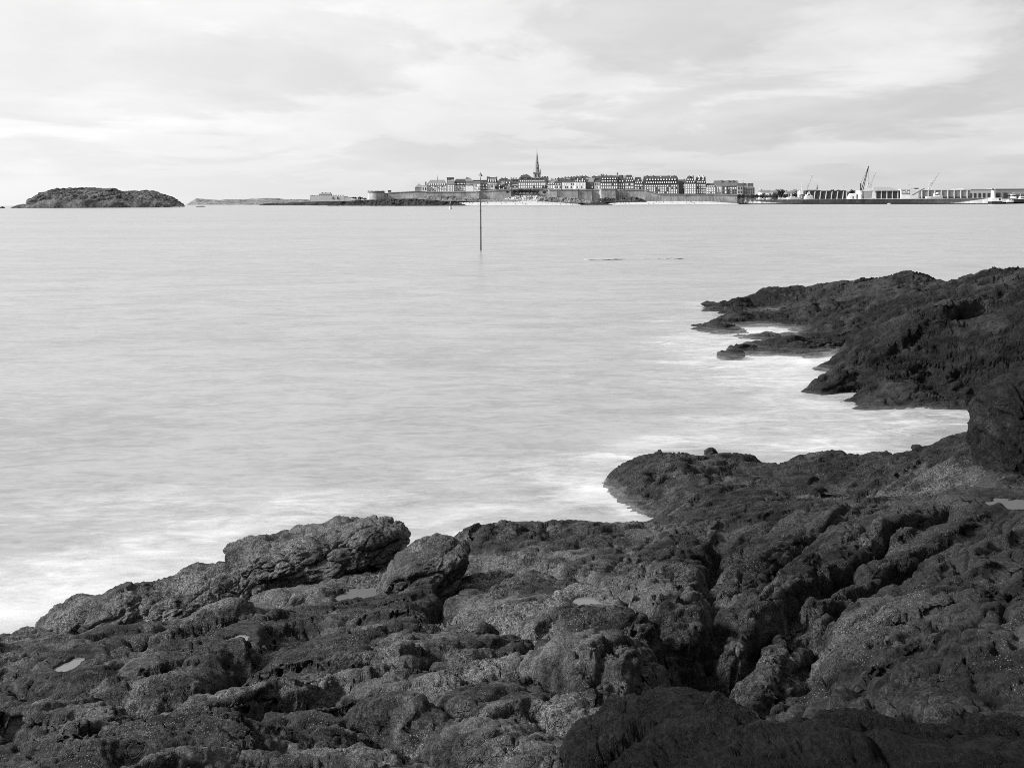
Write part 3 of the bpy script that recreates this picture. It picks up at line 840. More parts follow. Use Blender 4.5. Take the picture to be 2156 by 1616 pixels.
# surf mist: thin veils of churned foam hanging over the wash at the rocks
def mist_material():
    m, t, p = principled('surf_mist')
    geo = t.new('ShaderNodeNewGeometry'); pos = geo.outputs['Position']
    at = t.new('ShaderNodeAttribute', attribute_name='mist'); a = at.outputs['Fac']
    n1 = t.noise(t.mapping(pos, (.8, 1.5, 2.0), (0, 0, R(-18))), 1.0, 6.0, .6, 1.2)
    n2 = t.noise(t.mapping(pos, (3.0, 5.0, 4.0), (0, 0, R(-22))), 1.0, 5.0, .6, 1.4)
    v = t.math('ADD', t.math('MULTIPLY', n1, .7), t.math('MULTIPLY', n2, .3))
    al = t.math('MULTIPLY', t.mapr(v, .36, .66, .05, 1, True), a)
    p.inputs['Base Color'].default_value = G(.40)
    p.inputs['Roughness'].default_value = 1.0
    p.inputs['Specular IOR Level'].default_value = 0.0
    t.link(al, p.inputs['Alpha'])
    return m
M_MIST = mist_material()
r_sel = (rad > 7) & (rad < 62)
a_sel = np.arange(0, 320, 2)
Xm = Xs[r_sel][:, a_sel]; Ym = Ys[r_sel][:, a_sel]; Fm = foam[r_sel][:, a_sel]
sheets = []; att = []
for k, (zk, ak) in enumerate([(.05, .50), (.12, .36), (.21, .22)]):
    zw = zk + .05 * fbm(Xm * .5, Ym * .8, 600 + k, 3)
    sheets.append(np.stack([Xm, Ym, zw], -1)); att.append(np.clip((Fm - .22) * 1.5, 0, 1) * ak)
def mist_obj():
    V = []; Fq = []; A = []
    for Pm, am in zip(sheets, att):
        r, c, _ = Pm.shape
        keep = (am > .004)
        idx = np.arange(r * c).reshape(r, c) + sum(len(q) for q in V)
        V.append(Pm.reshape(-1, 3)); A.append(am.reshape(-1))
        kq = keep[:-1, :-1] | keep[:-1, 1:] | keep[1:, 1:] | keep[1:, :-1]
        q = np.stack([idx[:-1, :-1], idx[:-1, 1:], idx[1:, 1:], idx[1:, :-1]], -1)[kq]
        Fq.append(q)
    V = np.concatenate(V); A = np.concatenate(A); Fq = np.concatenate(Fq)
    used, inv = np.unique(Fq, return_inverse=True)
    me = bpy.data.meshes.new('surf_mist')
    me.from_pydata(V[used].tolist(), [], inv.reshape(-1, 4).tolist())
    at = me.attributes.new('mist', 'FLOAT', 'POINT'); at.data.foreach_set('value', A[used].astype(np.float32))
    me.polygons.foreach_set('use_smooth', [True] * len(me.polygons))
    me.materials.append(M_MIST)
    o = bpy.data.objects.new('surf_mist', me); col.objects.link(o)
    tag(o, 'soft white surf mist hanging over the wash along the rocks', 'foam', kind='stuff')
mist_obj()
# ---------------------------------------------------------------- far materials
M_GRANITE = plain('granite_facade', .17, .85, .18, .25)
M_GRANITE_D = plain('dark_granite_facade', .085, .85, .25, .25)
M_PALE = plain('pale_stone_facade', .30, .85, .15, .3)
M_WHITE = plain('white_render', .60, .7, .08, .3)
M_SLATE_ROOF = plain('slate_roof', .035, .6, .3, .4)
M_SLATE_L = plain('worn_slate_roof', .13, .6, .25, .4)
M_WIN = plain('white_window_joinery', .80, .4, .03, 1.0, .5)
M_WIN_D = plain('dark_window_glass', .03, .2, .1, 1.0, .5)
M_CHIM = plain('chimney_stone', .10, .9, .2, .5)
M_STEEL_D = plain('dark_painted_steel', .03, .5, .2, .5)
M_STEEL_G = plain('grey_crane_steel', .30, .5, .1, .5)
M_IRON_W = plain('white_painted_steel', .42, .5, .05, .5)
M_HULL = plain('dark_hull_paint', .03, .4, .1, .5)

def rampart_material():
    m, t, p = principled('rampart_stone')
    geo = t.new('ShaderNodeNewGeometry'); pos = geo.outputs['Position']
    n1 = t.noise(pos, .06, 6.0, .65, .4)
    n2 = t.noise(t.mapping(pos, (.5, .5, .06)), 1.0, 5.0, .65)        # run-off stains down the face
    n3_ = t.noise(pos, .8, 4.0, .6)
    v = t.math('MULTIPLY', t.mapr(n1, .3, .7, .13, .34), t.mapr(n2, .3, .7, .65, 1.25))
    v = t.math('MULTIPLY', v, t.mapr(n3_, .3, .7, .75, 1.25))
    t.link(t.grey(v), p.inputs['Base Color']); p.inputs['Roughness'].default_value = .9
    p.inputs['Specular IOR Level'].default_value = .2
    return m
M_RAMP = rampart_material()

def ground_cover(name, dark, light, sc):
    m, t, p = principled(name)
    geo = t.new('ShaderNodeNewGeometry'); pos = geo.outputs['Position']
    n1 = t.noise(pos, .05 * sc, 6.0, .7, .6); n2 = t.noise(pos, .35 * sc, 6.0, .7)
    v = t.math('MULTIPLY', t.mapr(n1, .36, .64, dark, light, True), t.mapr(n2, .32, .68, .35, 1.65))
    t.link(t.grey(v), p.inputs['Base Color']); p.inputs['Roughness'].default_value = .95
    p.inputs['Specular IOR Level'].default_value = .1
    b = t.new('ShaderNodeBump'); b.inputs['Strength'].default_value = 1.0; b.inputs['Distance'].default_value = 1.2 / sc
    t.link(n2, b.inputs['Height']); t.link(b.outputs[0], p.inputs['Normal'])
    return m
M_ISLE = ground_cover('heath_and_rock', .010, .075, 1.0)
M_HAZY_HEATH = ground_cover('hazy_heath', .07, .15, .5)  # bare heath, with the distance haze put into its lighter colour
M_SHORE = ground_cover('weedy_rock', .008, .03, 1.5)
M_BANK = ground_cover('grass_bank', .05, .14, 1.5)
M_SCREE = ground_cover('pale_rubble', .12, .30, 2.0)
M_SCRUB = ground_cover('dark_scrub', .015, .05, 2.0)
M_SAND = plain('dry_sand', .28, .95, .10, .2)
M_QUAY = rampart_material(); M_QUAY.name = 'quay_masonry'
M_DECK = plain('quay_paving', .18, .9, .2, .2)
M_LEAF = plain('dark_foliage', .028, .8, .5, .6, .1)
M_BARK = plain('bark', .05, .9, .2, 1.0)

# ---------------------------------------------------------------- far terrain
def profile(pts, xs):
    p = np.array(pts, float)
    return np.interp(xs, p[:, 0], p[:, 1])

def strip(name, label, cat, top, base_py, Df, Db, mat, amp=1.0, cols=220, nrows=16, dome=False, seed=0, fr=.05, kind='structure', pw=.7):
    """land seen from the sea: rises from the water line to the profile of its skyline"""
    xs = np.linspace(top[0][0], top[-1][0], cols)
    tp = profile(top, xs)
    bp = profile(base_py, xs) if isinstance(base_py, list) else np.full(cols, float(base_py))
    tt = np.linspace(0, 1, nrows)
    P = np.zeros((nrows, cols, 3))
    crest = .55 if dome else 1.0
    for j in range(cols):
        Dc = Df + (Db - Df) * crest
        zt = W(xs[j], tp[j], Dc).z; zb = W(xs[j], bp[j], Df).z - .4
        for i, q in enumerate(tt):
            D = Df + (Db - Df) * q
            a, _ = ray(xs[j], tp[j])
            if q <= crest:
                k = (q / crest) ** pw
            else:
                k = 1 - ((q - crest) / (1 - crest)) ** 2 * 1.02
            P[i, j] = (a * D, D, zb + (zt - zb) * k)
    hgt = np.maximum(P[..., 2].max(0) - P[..., 2].min(0), .1)[None, :]
    env = np.sin(np.pi * np.clip(tt / crest, 0, 1))[:, None] if not dome else np.clip(tt * 6, 0, 1)[:, None]
    nz = fbm(P[..., 0] * fr, P[..., 1] * fr * 1.2, seed, 5, .6)
    rg = ridged(P[..., 0] * fr * 1.6, P[..., 1] * fr * 2, seed + 7, 4)
    P[..., 2] += amp * (nz * .6 + (rg - .4) * .5) * np.minimum(env + .12, 1) * np.minimum(hgt / 6, 1)
    P[..., 1] += amp * 1.6 * fbm(P[..., 0] * fr * 1.3, P[..., 2] * fr * 3, seed + 3, 4) * env
    o = grid_obj(name, P, mat)
    tag(o, label, cat, kind=kind)
    return o

strip('island', 'dark rounded rocky island at the far left of the bay', 'island',
      [(24, 437), (35, 433.5), (44, 431.5), (54, 431), (57, 422), (70, 417), (83, 406), (100, 403), (118, 398), (150, 397), (190, 397), (220, 397.5), (243, 399), (255, 402), (280, 404), (300, 402.5), (322, 402.5), (340, 408), (367, 418), (380, 427), (389, 433)],
      [(24, 438), (120, 437.3), (300, 436.3), (389, 434.5)], 1340, 1460, M_ISLE, 2.2, 420, 90, True, 5, .07, 'structure', .5)
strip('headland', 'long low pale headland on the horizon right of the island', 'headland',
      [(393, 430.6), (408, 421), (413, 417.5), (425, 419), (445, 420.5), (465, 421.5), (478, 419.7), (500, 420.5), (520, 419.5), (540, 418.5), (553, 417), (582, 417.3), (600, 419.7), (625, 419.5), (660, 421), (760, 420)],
      431.0, 2900, 3200, M_HAZY_HEATH, 3.5, 260, 24, False, 15, .03, 'structure', .45)
strip('foreshore_rocks', 'low dark rocks below the small fort', 'rocks',
      [(546, 431), (556, 428.6), (575, 427.5), (600, 427), (640, 425.5), (660, 424.5), (700, 424), (740, 423), (780, 422)], 432.0, 1850, 1890, M_SHORE, 1.5, 160, 12, False, 25, .08)
strip('rocky_foreshore', 'dark weedy rocks at the foot of the round bastion', 'rocks',
      [(690, 432.6), (700, 430), (715, 426), (735, 423.5), (760, 421), (790, 420.4), (815, 419.5), (850, 418.5), (880, 419), (905, 421), (930, 422.5), (950, 425), (975, 429), (990, 431.6)], 432.9, 1432, 1462, M_SHORE, 2.6, 260, 18, False, 35, .12)
strip('grassy_bank', 'grey grassy bank under the long curtain wall', 'bank',
      [(862, 418.5), (880, 416), (895, 413), (915, 412), (935, 410.8), (955, 412), (975, 415), (1000, 416.5), (1025, 419), (1050, 420), (1075, 419), (1090, 421)], [(862, 421), (930, 423), (1000, 424), (1090, 424)], 1461, 1478, M_BANK, 1.6, 200, 14, False, 45, .12)
strip('beach', 'bright sand beach with bathers below the rubble slope', 'beach',
      [(925, 431.4), (950, 427.5), (975, 425), (1000, 423.5), (1060, 422.5), (1150, 423.5), (1200, 427), (1228, 430.6)], [(925, 432.3), (1228, 431.4)], 1440, 1470, M_SAND, .25, 120, 8, False, 55, .05)
strip('beach', 'bright empty sand beach below the tall granite blocks', 'beach',
      [(1268, 430.5), (1285, 426.6), (1310, 424.3), (1360, 423.6), (1440, 423.4), (1500, 424.6), (1535, 427), (1556, 429.2)], [(1268, 431.2), (1400, 430.8), (1556, 429.6)], 1440, 1470, M_SAND, .25, 120, 8, False, 57, .05)
strip('rubble_slope', 'pale rubble slope with steps above the bathers', 'slope',
      [(1045, 424), (1060, 419), (1072, 413), (1085, 410), (1105, 408.7), (1125, 408), (1140, 411), (1152, 417), (1160, 423)], 424.6, 1468, 1482, M_SCREE, 1.6, 160, 14, False, 65, .15)
strip('scrub_bank', 'dark scrubby bank beside the corner of the walls', 'bank',
      [(1125, 425), (1137, 417), (1146, 413.5), (1160, 413), (1185, 414), (1210, 415.5), (1222, 419), (1240, 421), (1252, 424), (1262, 426.5)], 426.6, 1462, 1479, M_BANK, 1.8, 160, 12, False, 75, .15)
strip('dark_reef', 'black reef reaching into the water between the two beaches', 'rocks',
      [(1220, 431.4), (1232, 429), (1245, 426.5), (1258, 425.2), (1272, 426.5), (1282, 429), (1290, 430.8)], 431.4, 1425, 1440, M_SHORE, 1.2, 100, 10, False, 85, .15)
strip('scrub_slope', 'dark bushy slope under the square bastion', 'bank',
      [(1248, 425), (1258, 418.5), (1275, 416), (1295, 417.5), (1310, 416), (1325, 414), (1340, 415), (1352, 419), (1362, 424)], 424.6, 1460, 1476, M_SCRUB, 2.0, 160, 12, False, 95, .15)
skerry('tiny black rock in the sea off the left tip of the island', 1, 10, 437.4, 2.0, 14, M_SHORE, 'skerry', 1400, .6)
skerry('low flat rock in the sea just right of the island', 414, 433, 434.6, 1.1, 18, M_SHORE, 'skerry', 1500, .4)
skerry('small dark rock in front of the island beach', 245, 256, 436.0, 1.8, 22, M_SHORE, 'skerry', 1335, .5)

# ground that carries the walled town and the harbour quay
def sheet(name, label, pts, z, mat):
    o = mesh_obj(name, [(x, y, z) for x, y in pts], [tuple(range(len(pts)))], mat)
    return tag(o, label, 'ground', kind='structure')
def px_x(px, D):
    return ray(px, 424)[0] * D
TOWN_Z = W(1100, 404, 1490).z
sheet('town_ground', 'paved ground inside the town walls', [(px_x(815, 1484), 1484), (px_x(1550, 1484), 1484), (px_x(1600, 1800), 1800), (px_x(850, 1800), 1800)], TOWN_Z - 9, M_DECK)
QZ = 6.4
sheet('quay_deck', 'paved quay behind the long harbour wall', [(px_x(1556, 1503), 1503), (px_x(2088, 1058), 1058), (px_x(2104, 1075), 1075), (px_x(2400, 1900), 1900), (px_x(1560, 1900), 1900)], QZ - .3, M_DECK)

# ---------------------------------------------------------------- boxes and buildings
def box_mesh(x0, x1, y0, y1, z0, z1):
    v = [(x0, y0, z0), (x1, y0, z0), (x1, y1, z0), (x0, y1, z0), (x0, y0, z1), (x1, y0, z1), (x1, y1, z1), (x0, y1, z1)]
    f = [(0, 3, 2, 1), (4, 5, 6, 7), (0, 1, 5, 4), (1, 2, 6, 5), (2, 3, 7, 6), (3, 0, 4, 7)]
    return v, f

def box(name, x0, x1, y0, y1, z0, z1, mat, parent=None):
    v, f = box_mesh(x0, x1, y0, y1, z0, z1)
    return mesh_obj(name, v, f, mat, parent)

def multi(name, boxes, mat, parent=None):
    V, Fc = [], []
    for b in boxes:
        v, f = box_mesh(*b); k = len(V)
        V += v; Fc += [tuple(i + k for i in q) for q in f]
    return mesh_obj(name, V, Fc, mat, parent)

_win_mesh = {}
def window_at(parent, x, z, wd, ht, y, mat):
    """framed window, shared mesh, scaled to size"""
    key = mat.name
    if key not in _win_mesh:
        v1, f1 = box_mesh(-.5, .5, -.18, .1, -.5, .5)
        v2, f2 = box_mesh(-.56, .56, -.3, .1, -.6, -.52)
        me = bpy.data.meshes.new('window'); me.from_pydata(v1 + v2, [], f1 + [tuple(i + 8 for i in q) for q in f2]); me.materials.append(mat)
        _win_mesh[key] = me
    o = bpy.data.objects.new('window', _win_mesh[key]); col.objects.link(o)
    o.parent = parent; o.location = (x, y, z); o.scale = (wd, 1, ht)
    return o

rng = random.Random(4)
def building(name, label, px0, px1, eave, ridge, base, D, roof='gable', wall=None, rmat=None, rows_=0, cols_=0, dorm=0, dorm2=0, chim=(), depth=13, inset=.18, dark=.12, win=(.46, .56), wr=None, jit=.0, cat='building', group='houses of the walled town'):
    wall = wall or M_GRANITE; rmat = rmat or M_SLATE_ROOF
    c = (px0 + px1) / 2
    zb = W(c, base, D).z; ze = W(c, eave, D).z; zr = W(c, ridge, D).z
    x0, x1 = px_x(px0, D), px_x(px1, D)
    xc = (x0 + x1) / 2; hw = (x1 - x0) / 2
    rt = empty(name, (xc, D, zb))
    tag(rt, label, cat, group)
    H = ze - zb; RH = zr - ze
    box('wall', -hw, hw, 0, depth, -6, H, wall, rt)
    ov = .35
    if roof == 'flat':
        box('roof', -hw - .2, hw + .2, -.3, depth + .3, H, H + max(RH, .5), rmat, rt)
    else:
        ins = {'gable': 0.0, 'hip': inset * 2 * hw, 'mansard': inset * 2 * hw}[roof]
        ym = depth / 2
        if roof == 'mansard':
            v = [(-hw - ov, -ov, H), (hw + ov, -ov, H), (hw + ov, depth + ov, H), (-hw - ov, depth + ov, H)]
            i2 = min(ins, hw * .5)
            v += [(-hw + i2 * .5, 1.6, H + RH * .72), (hw - i2 * .5, 1.6, H + RH * .72), (hw - i2 * .5, depth - 1.6, H + RH * .72), (-hw + i2 * .5, depth - 1.6, H + RH * .72)]
            v += [(-hw + i2, ym, H + RH), (hw - i2, ym, H + RH)]
            f = [(0, 1, 5, 4), (1, 2, 6, 5), (2, 3, 7, 6), (3, 0, 4, 7), (4, 5, 9, 8), (6, 7, 8, 9), (5, 6, 9), (7, 4, 8), (3, 2, 1, 0)]
        else:
            v = [(-hw - ov, -ov, H), (hw + ov, -ov, H), (hw + ov, depth + ov, H), (-hw - ov, depth + ov, H), (-hw + ins, ym, H + RH), (hw - ins, ym, H + RH)]
            f = [(0, 1, 5, 4), (2, 3, 4, 5), (1, 2, 5), (3, 0, 4), (3, 2, 1, 0)]
        ro = mesh_obj('roof', v, f, rmat, rt)
        slope_y = (depth / 2) / max(RH, .1) if roof != 'mansard' else 1.6 / (RH * .72)
        for n_, fz in ((dorm, .22), (dorm2, .56)):
            if not n_: continue
            for i in range(n_):
                span = (2 * hw - 2 * ins * fz) * .9
                x = -span / 2 + span * (i + .5) / n_
                z = H + RH * fz; y = slope_y * RH * fz - ov
                s = min(span / n_ * .30, 1.15)
                dm = mesh_obj('dormer', [(x - s, y - 1.0, z - .9), (x + s, y - 1.0, z - .9), (x + s, y - 1.0, z + .9), (x, y - 1.0, z + 1.7), (x - s, y - 1.0, z + .9),
                                         (x - s, y + 2.5, z - .9), (x + s, y + 2.5, z - .9), (x + s, y + 2.5, z + .9), (x, y + 2.5, z + 1.7), (x - s, y + 2.5, z + .9)],
                              [(0, 1, 2, 3, 4), (1, 6, 7, 2), (2, 7, 8, 3), (3, 8, 9, 4), (4, 9, 5, 0)], rmat, rt)
                window_at(dm, x, z + .1, s * 1.5, 1.7, y - 1.05, M_WIN)
    cm = {}
    for q in chim:
        px, tpy = q[0], q[1]
        mt = M_WHITE if len(q) > 2 and q[2] == 'w' else M_CHIM
        x = px_x(px, D) - xc; zt = W(px, tpy, D).z - zb
        ch = box('chimney', x - .75, x + .75, depth * .3, depth * .72, H * .9, zt - .35, mt, rt)
        box('chimney_cap', x - .9, x + .9, depth * .28, depth * .74, zt - .35, zt, M_CHIM, ch)
    if rows_ and cols_:
        lo, hi = wr or (.06, .97)
        for r in range(rows_):
            for k in range(cols_):
                if jit and rng.random() < jit: continue
                sp = 2 * hw * .94 / cols_; rs = H * (hi - lo) / rows_
                mt = M_WIN_D if rng.random() < dark else M_WIN
                window_at(rt, -hw * .94 + sp * (k + .5), H * lo + rs * (r + .5), sp * win[0] * rng.uniform(.85, 1.1), rs * win[1] * rng.uniform(.9, 1.08), -.05, mt)
    return rt

B = building
# back row first: roofs that show over the sea front
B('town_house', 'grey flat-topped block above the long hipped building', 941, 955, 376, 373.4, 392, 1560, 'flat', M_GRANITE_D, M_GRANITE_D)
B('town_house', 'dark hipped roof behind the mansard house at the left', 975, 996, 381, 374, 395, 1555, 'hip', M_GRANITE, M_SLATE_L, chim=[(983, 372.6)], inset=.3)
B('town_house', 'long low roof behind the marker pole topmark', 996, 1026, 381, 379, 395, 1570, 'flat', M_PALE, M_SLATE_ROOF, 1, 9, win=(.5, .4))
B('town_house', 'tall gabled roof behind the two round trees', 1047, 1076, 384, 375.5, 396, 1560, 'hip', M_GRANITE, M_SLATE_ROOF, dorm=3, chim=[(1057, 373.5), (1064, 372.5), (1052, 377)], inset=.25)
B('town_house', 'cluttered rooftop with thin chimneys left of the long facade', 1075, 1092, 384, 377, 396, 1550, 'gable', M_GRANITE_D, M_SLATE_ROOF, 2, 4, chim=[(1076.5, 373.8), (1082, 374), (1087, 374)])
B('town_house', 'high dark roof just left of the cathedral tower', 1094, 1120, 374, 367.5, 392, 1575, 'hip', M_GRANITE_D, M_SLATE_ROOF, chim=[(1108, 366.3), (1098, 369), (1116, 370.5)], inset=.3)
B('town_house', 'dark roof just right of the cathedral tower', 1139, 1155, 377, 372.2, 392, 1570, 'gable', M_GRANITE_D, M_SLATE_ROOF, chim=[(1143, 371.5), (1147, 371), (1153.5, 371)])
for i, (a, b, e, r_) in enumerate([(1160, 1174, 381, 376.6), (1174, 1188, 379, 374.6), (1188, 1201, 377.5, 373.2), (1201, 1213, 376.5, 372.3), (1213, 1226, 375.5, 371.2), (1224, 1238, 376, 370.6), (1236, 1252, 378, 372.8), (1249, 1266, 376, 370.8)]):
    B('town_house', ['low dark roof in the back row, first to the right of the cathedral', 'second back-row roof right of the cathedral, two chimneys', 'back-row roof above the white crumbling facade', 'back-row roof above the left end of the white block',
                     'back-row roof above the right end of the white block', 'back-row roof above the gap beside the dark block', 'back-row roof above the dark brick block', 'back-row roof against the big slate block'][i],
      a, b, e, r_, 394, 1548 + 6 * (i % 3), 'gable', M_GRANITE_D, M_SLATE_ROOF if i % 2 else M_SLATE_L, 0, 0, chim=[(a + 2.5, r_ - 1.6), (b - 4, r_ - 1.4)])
B('town_house', 'pale slate roof behind the lantern turret', 1308, 1330, 376, 369, 392, 1560, 'gable', M_GRANITE, M_SLATE_L)
B('town_house', 'broad dark roof behind the low sea-front houses at the right', 1502, 1558, 392, 380, 408, 1590, 'hip', M_GRANITE_D, M_GRANITE_D, 1, 8, chim=[(1521, 378.8), (1536, 379.3), (1545, 379.5)], inset=.06)
B('town_house', 'smaller dark roof at the right end of the town skyline', 1556, 1578, 394, 385.8, 408, 1580, 'gable', M_GRANITE_D, M_SLATE_ROOF, 1, 4, chim=[(1567, 384.6)])
B('town_house', 'square dark gable end at the right end of the town', 1575, 1586, 394, 385.6, 408, 1575, 'flat', M_GRANITE_D, M_GRANITE_D)
B('town_house', 'low tiled roof half hidden in the gap between the two tallest blocks', 1433, 1447, 386, 379, 405, 1560, 'gable', M_GRANITE_D, M_SLATE_ROOF, chim=[(1442, 376.5)])
# sea front, left to right
B('town_house', 'small house with a pointed pale roof at the left end of the town', 874, 889, 394.4, 386.5, 401, 1500, 'hip', M_GRANITE, M_SLATE_L, inset=.47)
B('town_house', 'low white outbuildings beside the pointed house', 888, 899, 392, 390.5, 402, 1497, 'flat', M_WHITE, M_PALE, 1, 2, chim=[(896, 382.6)], dark=.9)
B('apartment_building', 'long pale granite building with a row of dormers in a hipped roof', 898, 942, 390.6, 378.6, 404, 1500, 'hip', M_PALE, M_SLATE_L, 4, 11, dorm=8, inset=.16, win=(.42, .5))
B('town_house', 'end pavilion of the long dormered building, large windows', 942, 957, 389, 378, 404, 1497, 'mansard', M_PALE, M_SLATE_L, 3, 4, chim=[(945, 376)], inset=.05)
B('town_house', 'mansard house with vertical dormers left of the marker pole', 957, 981, 390, 376.5, 402, 1500, 'mansard', M_PALE, M_SLATE_ROOF, 3, 7, dorm=7, inset=.1, win=(.4, .5), dark=.3)
B('town_house', 'low white house with dark upper windows left of the pole', 981, 997, 385.4, 384, 402, 1498, 'flat', M_WHITE, M_SLATE_L, 1, 6, dark=1, wr=(.68, .95), win=(.5, .8))
B('town_house', 'white two-storey house directly behind the marker pole', 998, 1013, 386.5, 384, 401, 1497, 'gable', M_WHITE, M_SLATE_ROOF, 2, 5, dark=.5)
B('town_house', 'dark narrow house just right of the marker pole', 1013, 1026, 387, 382, 400, 1502, 'gable', M_GRANITE_D, M_SLATE_ROOF, 2, 4, dark=.3, chim=[(1017, 380.5)])
B('town_house', 'tall house with two big chimneys and a pale front', 1025, 1047, 383.8, 373, 400, 1503, 'mansard', M_PALE, M_SLATE_ROOF, 3, 5, dorm=4, dorm2=4, chim=[(1026, 371.6), (1029.5, 371.6), (1046, 372)], inset=.1, dark=.3)
B('town_house', 'gabled stone house behind the two round trees', 1046, 1062, 388, 380, 399, 1503, 'gable', M_GRANITE, M_SLATE_L, 2, 4, dark=.4, chim=[(1061, 378)])
B('town_house', 'plain granite house between the trees and the long facade', 1062, 1078, 386, 377.5, 399, 1505, 'hip', M_GRANITE, M_SLATE_ROOF, 3, 4, dorm=2, inset=.3, dark=.3)
B('town_house', 'narrow dark house with crowded chimneys', 1078, 1091, 387, 379, 399, 1505, 'gable', M_GRANITE_D, M_SLATE_ROOF, 3, 3, chim=[(1079.5, 376), (1085, 376.4)])
B('apartment_building', 'long sea-front facade with large white windows below the cathedral spire', 1090, 1151, 382.8, 375, 398, 1500, 'hip', M_GRANITE, M_SLATE_ROOF, 2, 15, dorm=13, chim=[(1096, 372), (1109, 370.4), (1120, 372.5), (1128.5, 371), (1136.5, 371.5), (1149, 371)], inset=.04, win=(.58, .6), dark=.04, wr=(.12, .9))
B('town_house', 'small house with three dormers and a white ground floor', 1152, 1168, 388.5, 380, 398, 1500, 'gable', M_PALE, M_SLATE_L, 1, 4, dorm=4, chim=[(1153, 378)])
B('town_house', 'white-fronted house with a dark dormered roof', 1168, 1182, 389.5, 381, 398, 1497, 'gable', M_WHITE, M_SLATE_ROOF, 1, 4, dorm=4, dark=.5, chim=[(1181, 378.5)])
B('town_house', 'white crumbling facade with dark openings', 1184, 1210, 383.8, 377, 398, 1497, 'gable', M_WHITE, M_SLATE_ROOF, 2, 6, dark=.75, jit=.3, chim=[(1191, 375.5), (1202, 375)])
B('town_house', 'bright white block under a dark dormered roof', 1210, 1233.5, 383.6, 372.5, 398, 1496, 'gable', M_WHITE, M_SLATE_ROOF, 2, 7, dorm=6, dorm2=2, dark=.25, chim=[(1211, 371.6), (1224, 371.8)])
B('town_house', 'dark brick block with few windows beside the white one', 1234, 1250, 383, 376, 398, 1499, 'gable', M_GRANITE_D, M_SLATE_L, 2, 3, dark=.3, jit=.3)
B('town_house', 'low white corner house squeezed before the big slate block', 1251, 1263.5, 384, 379, 398, 1500, 'gable', M_WHITE, M_SLATE_ROOF, 2, 3, dark=.6)
B('apartment_building', 'big granite block with two dormer rows and a tall slate roof', 1264, 1301, 384.4, 369.5, 399, 1497, 'mansard', M_GRANITE, M_SLATE_ROOF, 2, 9, dorm=9, dorm2=6, chim=[(1267, 366), (1271, 366.3), (1278, 367.5), (1287, 368.3)], inset=.04, dark=.06)
B('apartment_building', 'dark wing with a steep roof under the lantern turret', 1301, 1315.5, 385, 368.5, 399, 1499, 'hip', M_GRANITE_D, M_SLATE_ROOF, 2, 3, dorm=2, inset=.2, chim=[(1309, 368)])
B('apartment_building', 'granite block with a triple white dormer, right of the dark wing', 1316, 1335, 384, 368, 399, 1497, 'hip', M_GRANITE, M_SLATE_ROOF, 2, 5, dorm=4, dorm2=3, inset=.2, chim=[(1334.5, 371, 'w')])
B('apartment_building', 'low granite block with dense windows and a pale chimney', 1335.5, 1354, 387.5, 372.5, 399, 1497, 'hip', M_GRANITE_D, M_SLATE_ROOF, 2, 5, dorm=4, dorm2=1, inset=.2, chim=[(1357, 373)], dark=.05)
B('apartment_building', 'largest granite block, four window rows above the second beach', 1355, 1429, 388, 370, 409, 1497, 'mansard', M_GRANITE, M_SLATE_ROOF, 4, 15, dorm=14, dorm2=11, chim=[(1364, 368.9), (1377, 369), (1392.5, 369.5, 'w'), (1409, 369.4), (1413, 370, 'w'), (1421, 369.3)], inset=.03, dark=.22)
B('town_house', 'narrow dark facade in the gap beside the largest block', 1429.5, 1441, 387, 378, 408, 1506, 'gable', M_GRANITE_D, M_SLATE_ROOF, 4, 3, dark=.8)
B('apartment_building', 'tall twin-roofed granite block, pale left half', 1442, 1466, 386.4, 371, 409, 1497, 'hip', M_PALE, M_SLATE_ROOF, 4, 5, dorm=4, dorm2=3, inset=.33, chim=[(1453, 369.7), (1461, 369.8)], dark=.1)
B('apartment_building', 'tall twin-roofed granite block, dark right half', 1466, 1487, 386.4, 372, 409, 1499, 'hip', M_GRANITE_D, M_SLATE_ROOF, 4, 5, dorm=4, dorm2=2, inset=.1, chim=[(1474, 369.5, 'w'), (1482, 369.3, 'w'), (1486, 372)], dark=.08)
B('town_house', 'lower pale house with four white dormers', 1487, 1507, 393.6, 386, 409, 1497, 'hip', M_PALE, M_SLATE_ROOF, 3, 5, dorm=4, inset=.15, dark=.1)
B('town_house', 'pale blank-walled house right of the four white dormers', 1508, 1519, 390, 388.8, 409, 1499, 'flat', M_PALE, M_GRANITE, 1, 2, dark=.7)
B('town_house', 'grey flat house with a dark seam, third from the right end', 1519.5, 1531, 392.5, 391.5, 409, 1497, 'flat', M_GRANITE, M_GRANITE_D, 2, 2, dark=.8)
B('town_house', 'grey house with six bright windows near the right end', 1531.5, 1552, 393, 391, 409, 1499, 'flat', M_GRANITE, M_GRANITE_D, 3, 4, dark=.5)
B('town_house', 'pale narrow house near the right end of the sea front', 1552.5, 1564, 391, 389, 409, 1497, 'gable', M_PALE, M_SLATE_ROOF, 2, 2, dark=.8)
B('town_house', 'last low grey house at the right end of the sea front', 1565, 1589, 395.5, 391, 409, 1499, 'hip', M_GRANITE, M_GRANITE_D, 2, 5, dark=.8, inset=.2, chim=[(1577, 389.5), (1586, 391.5)])

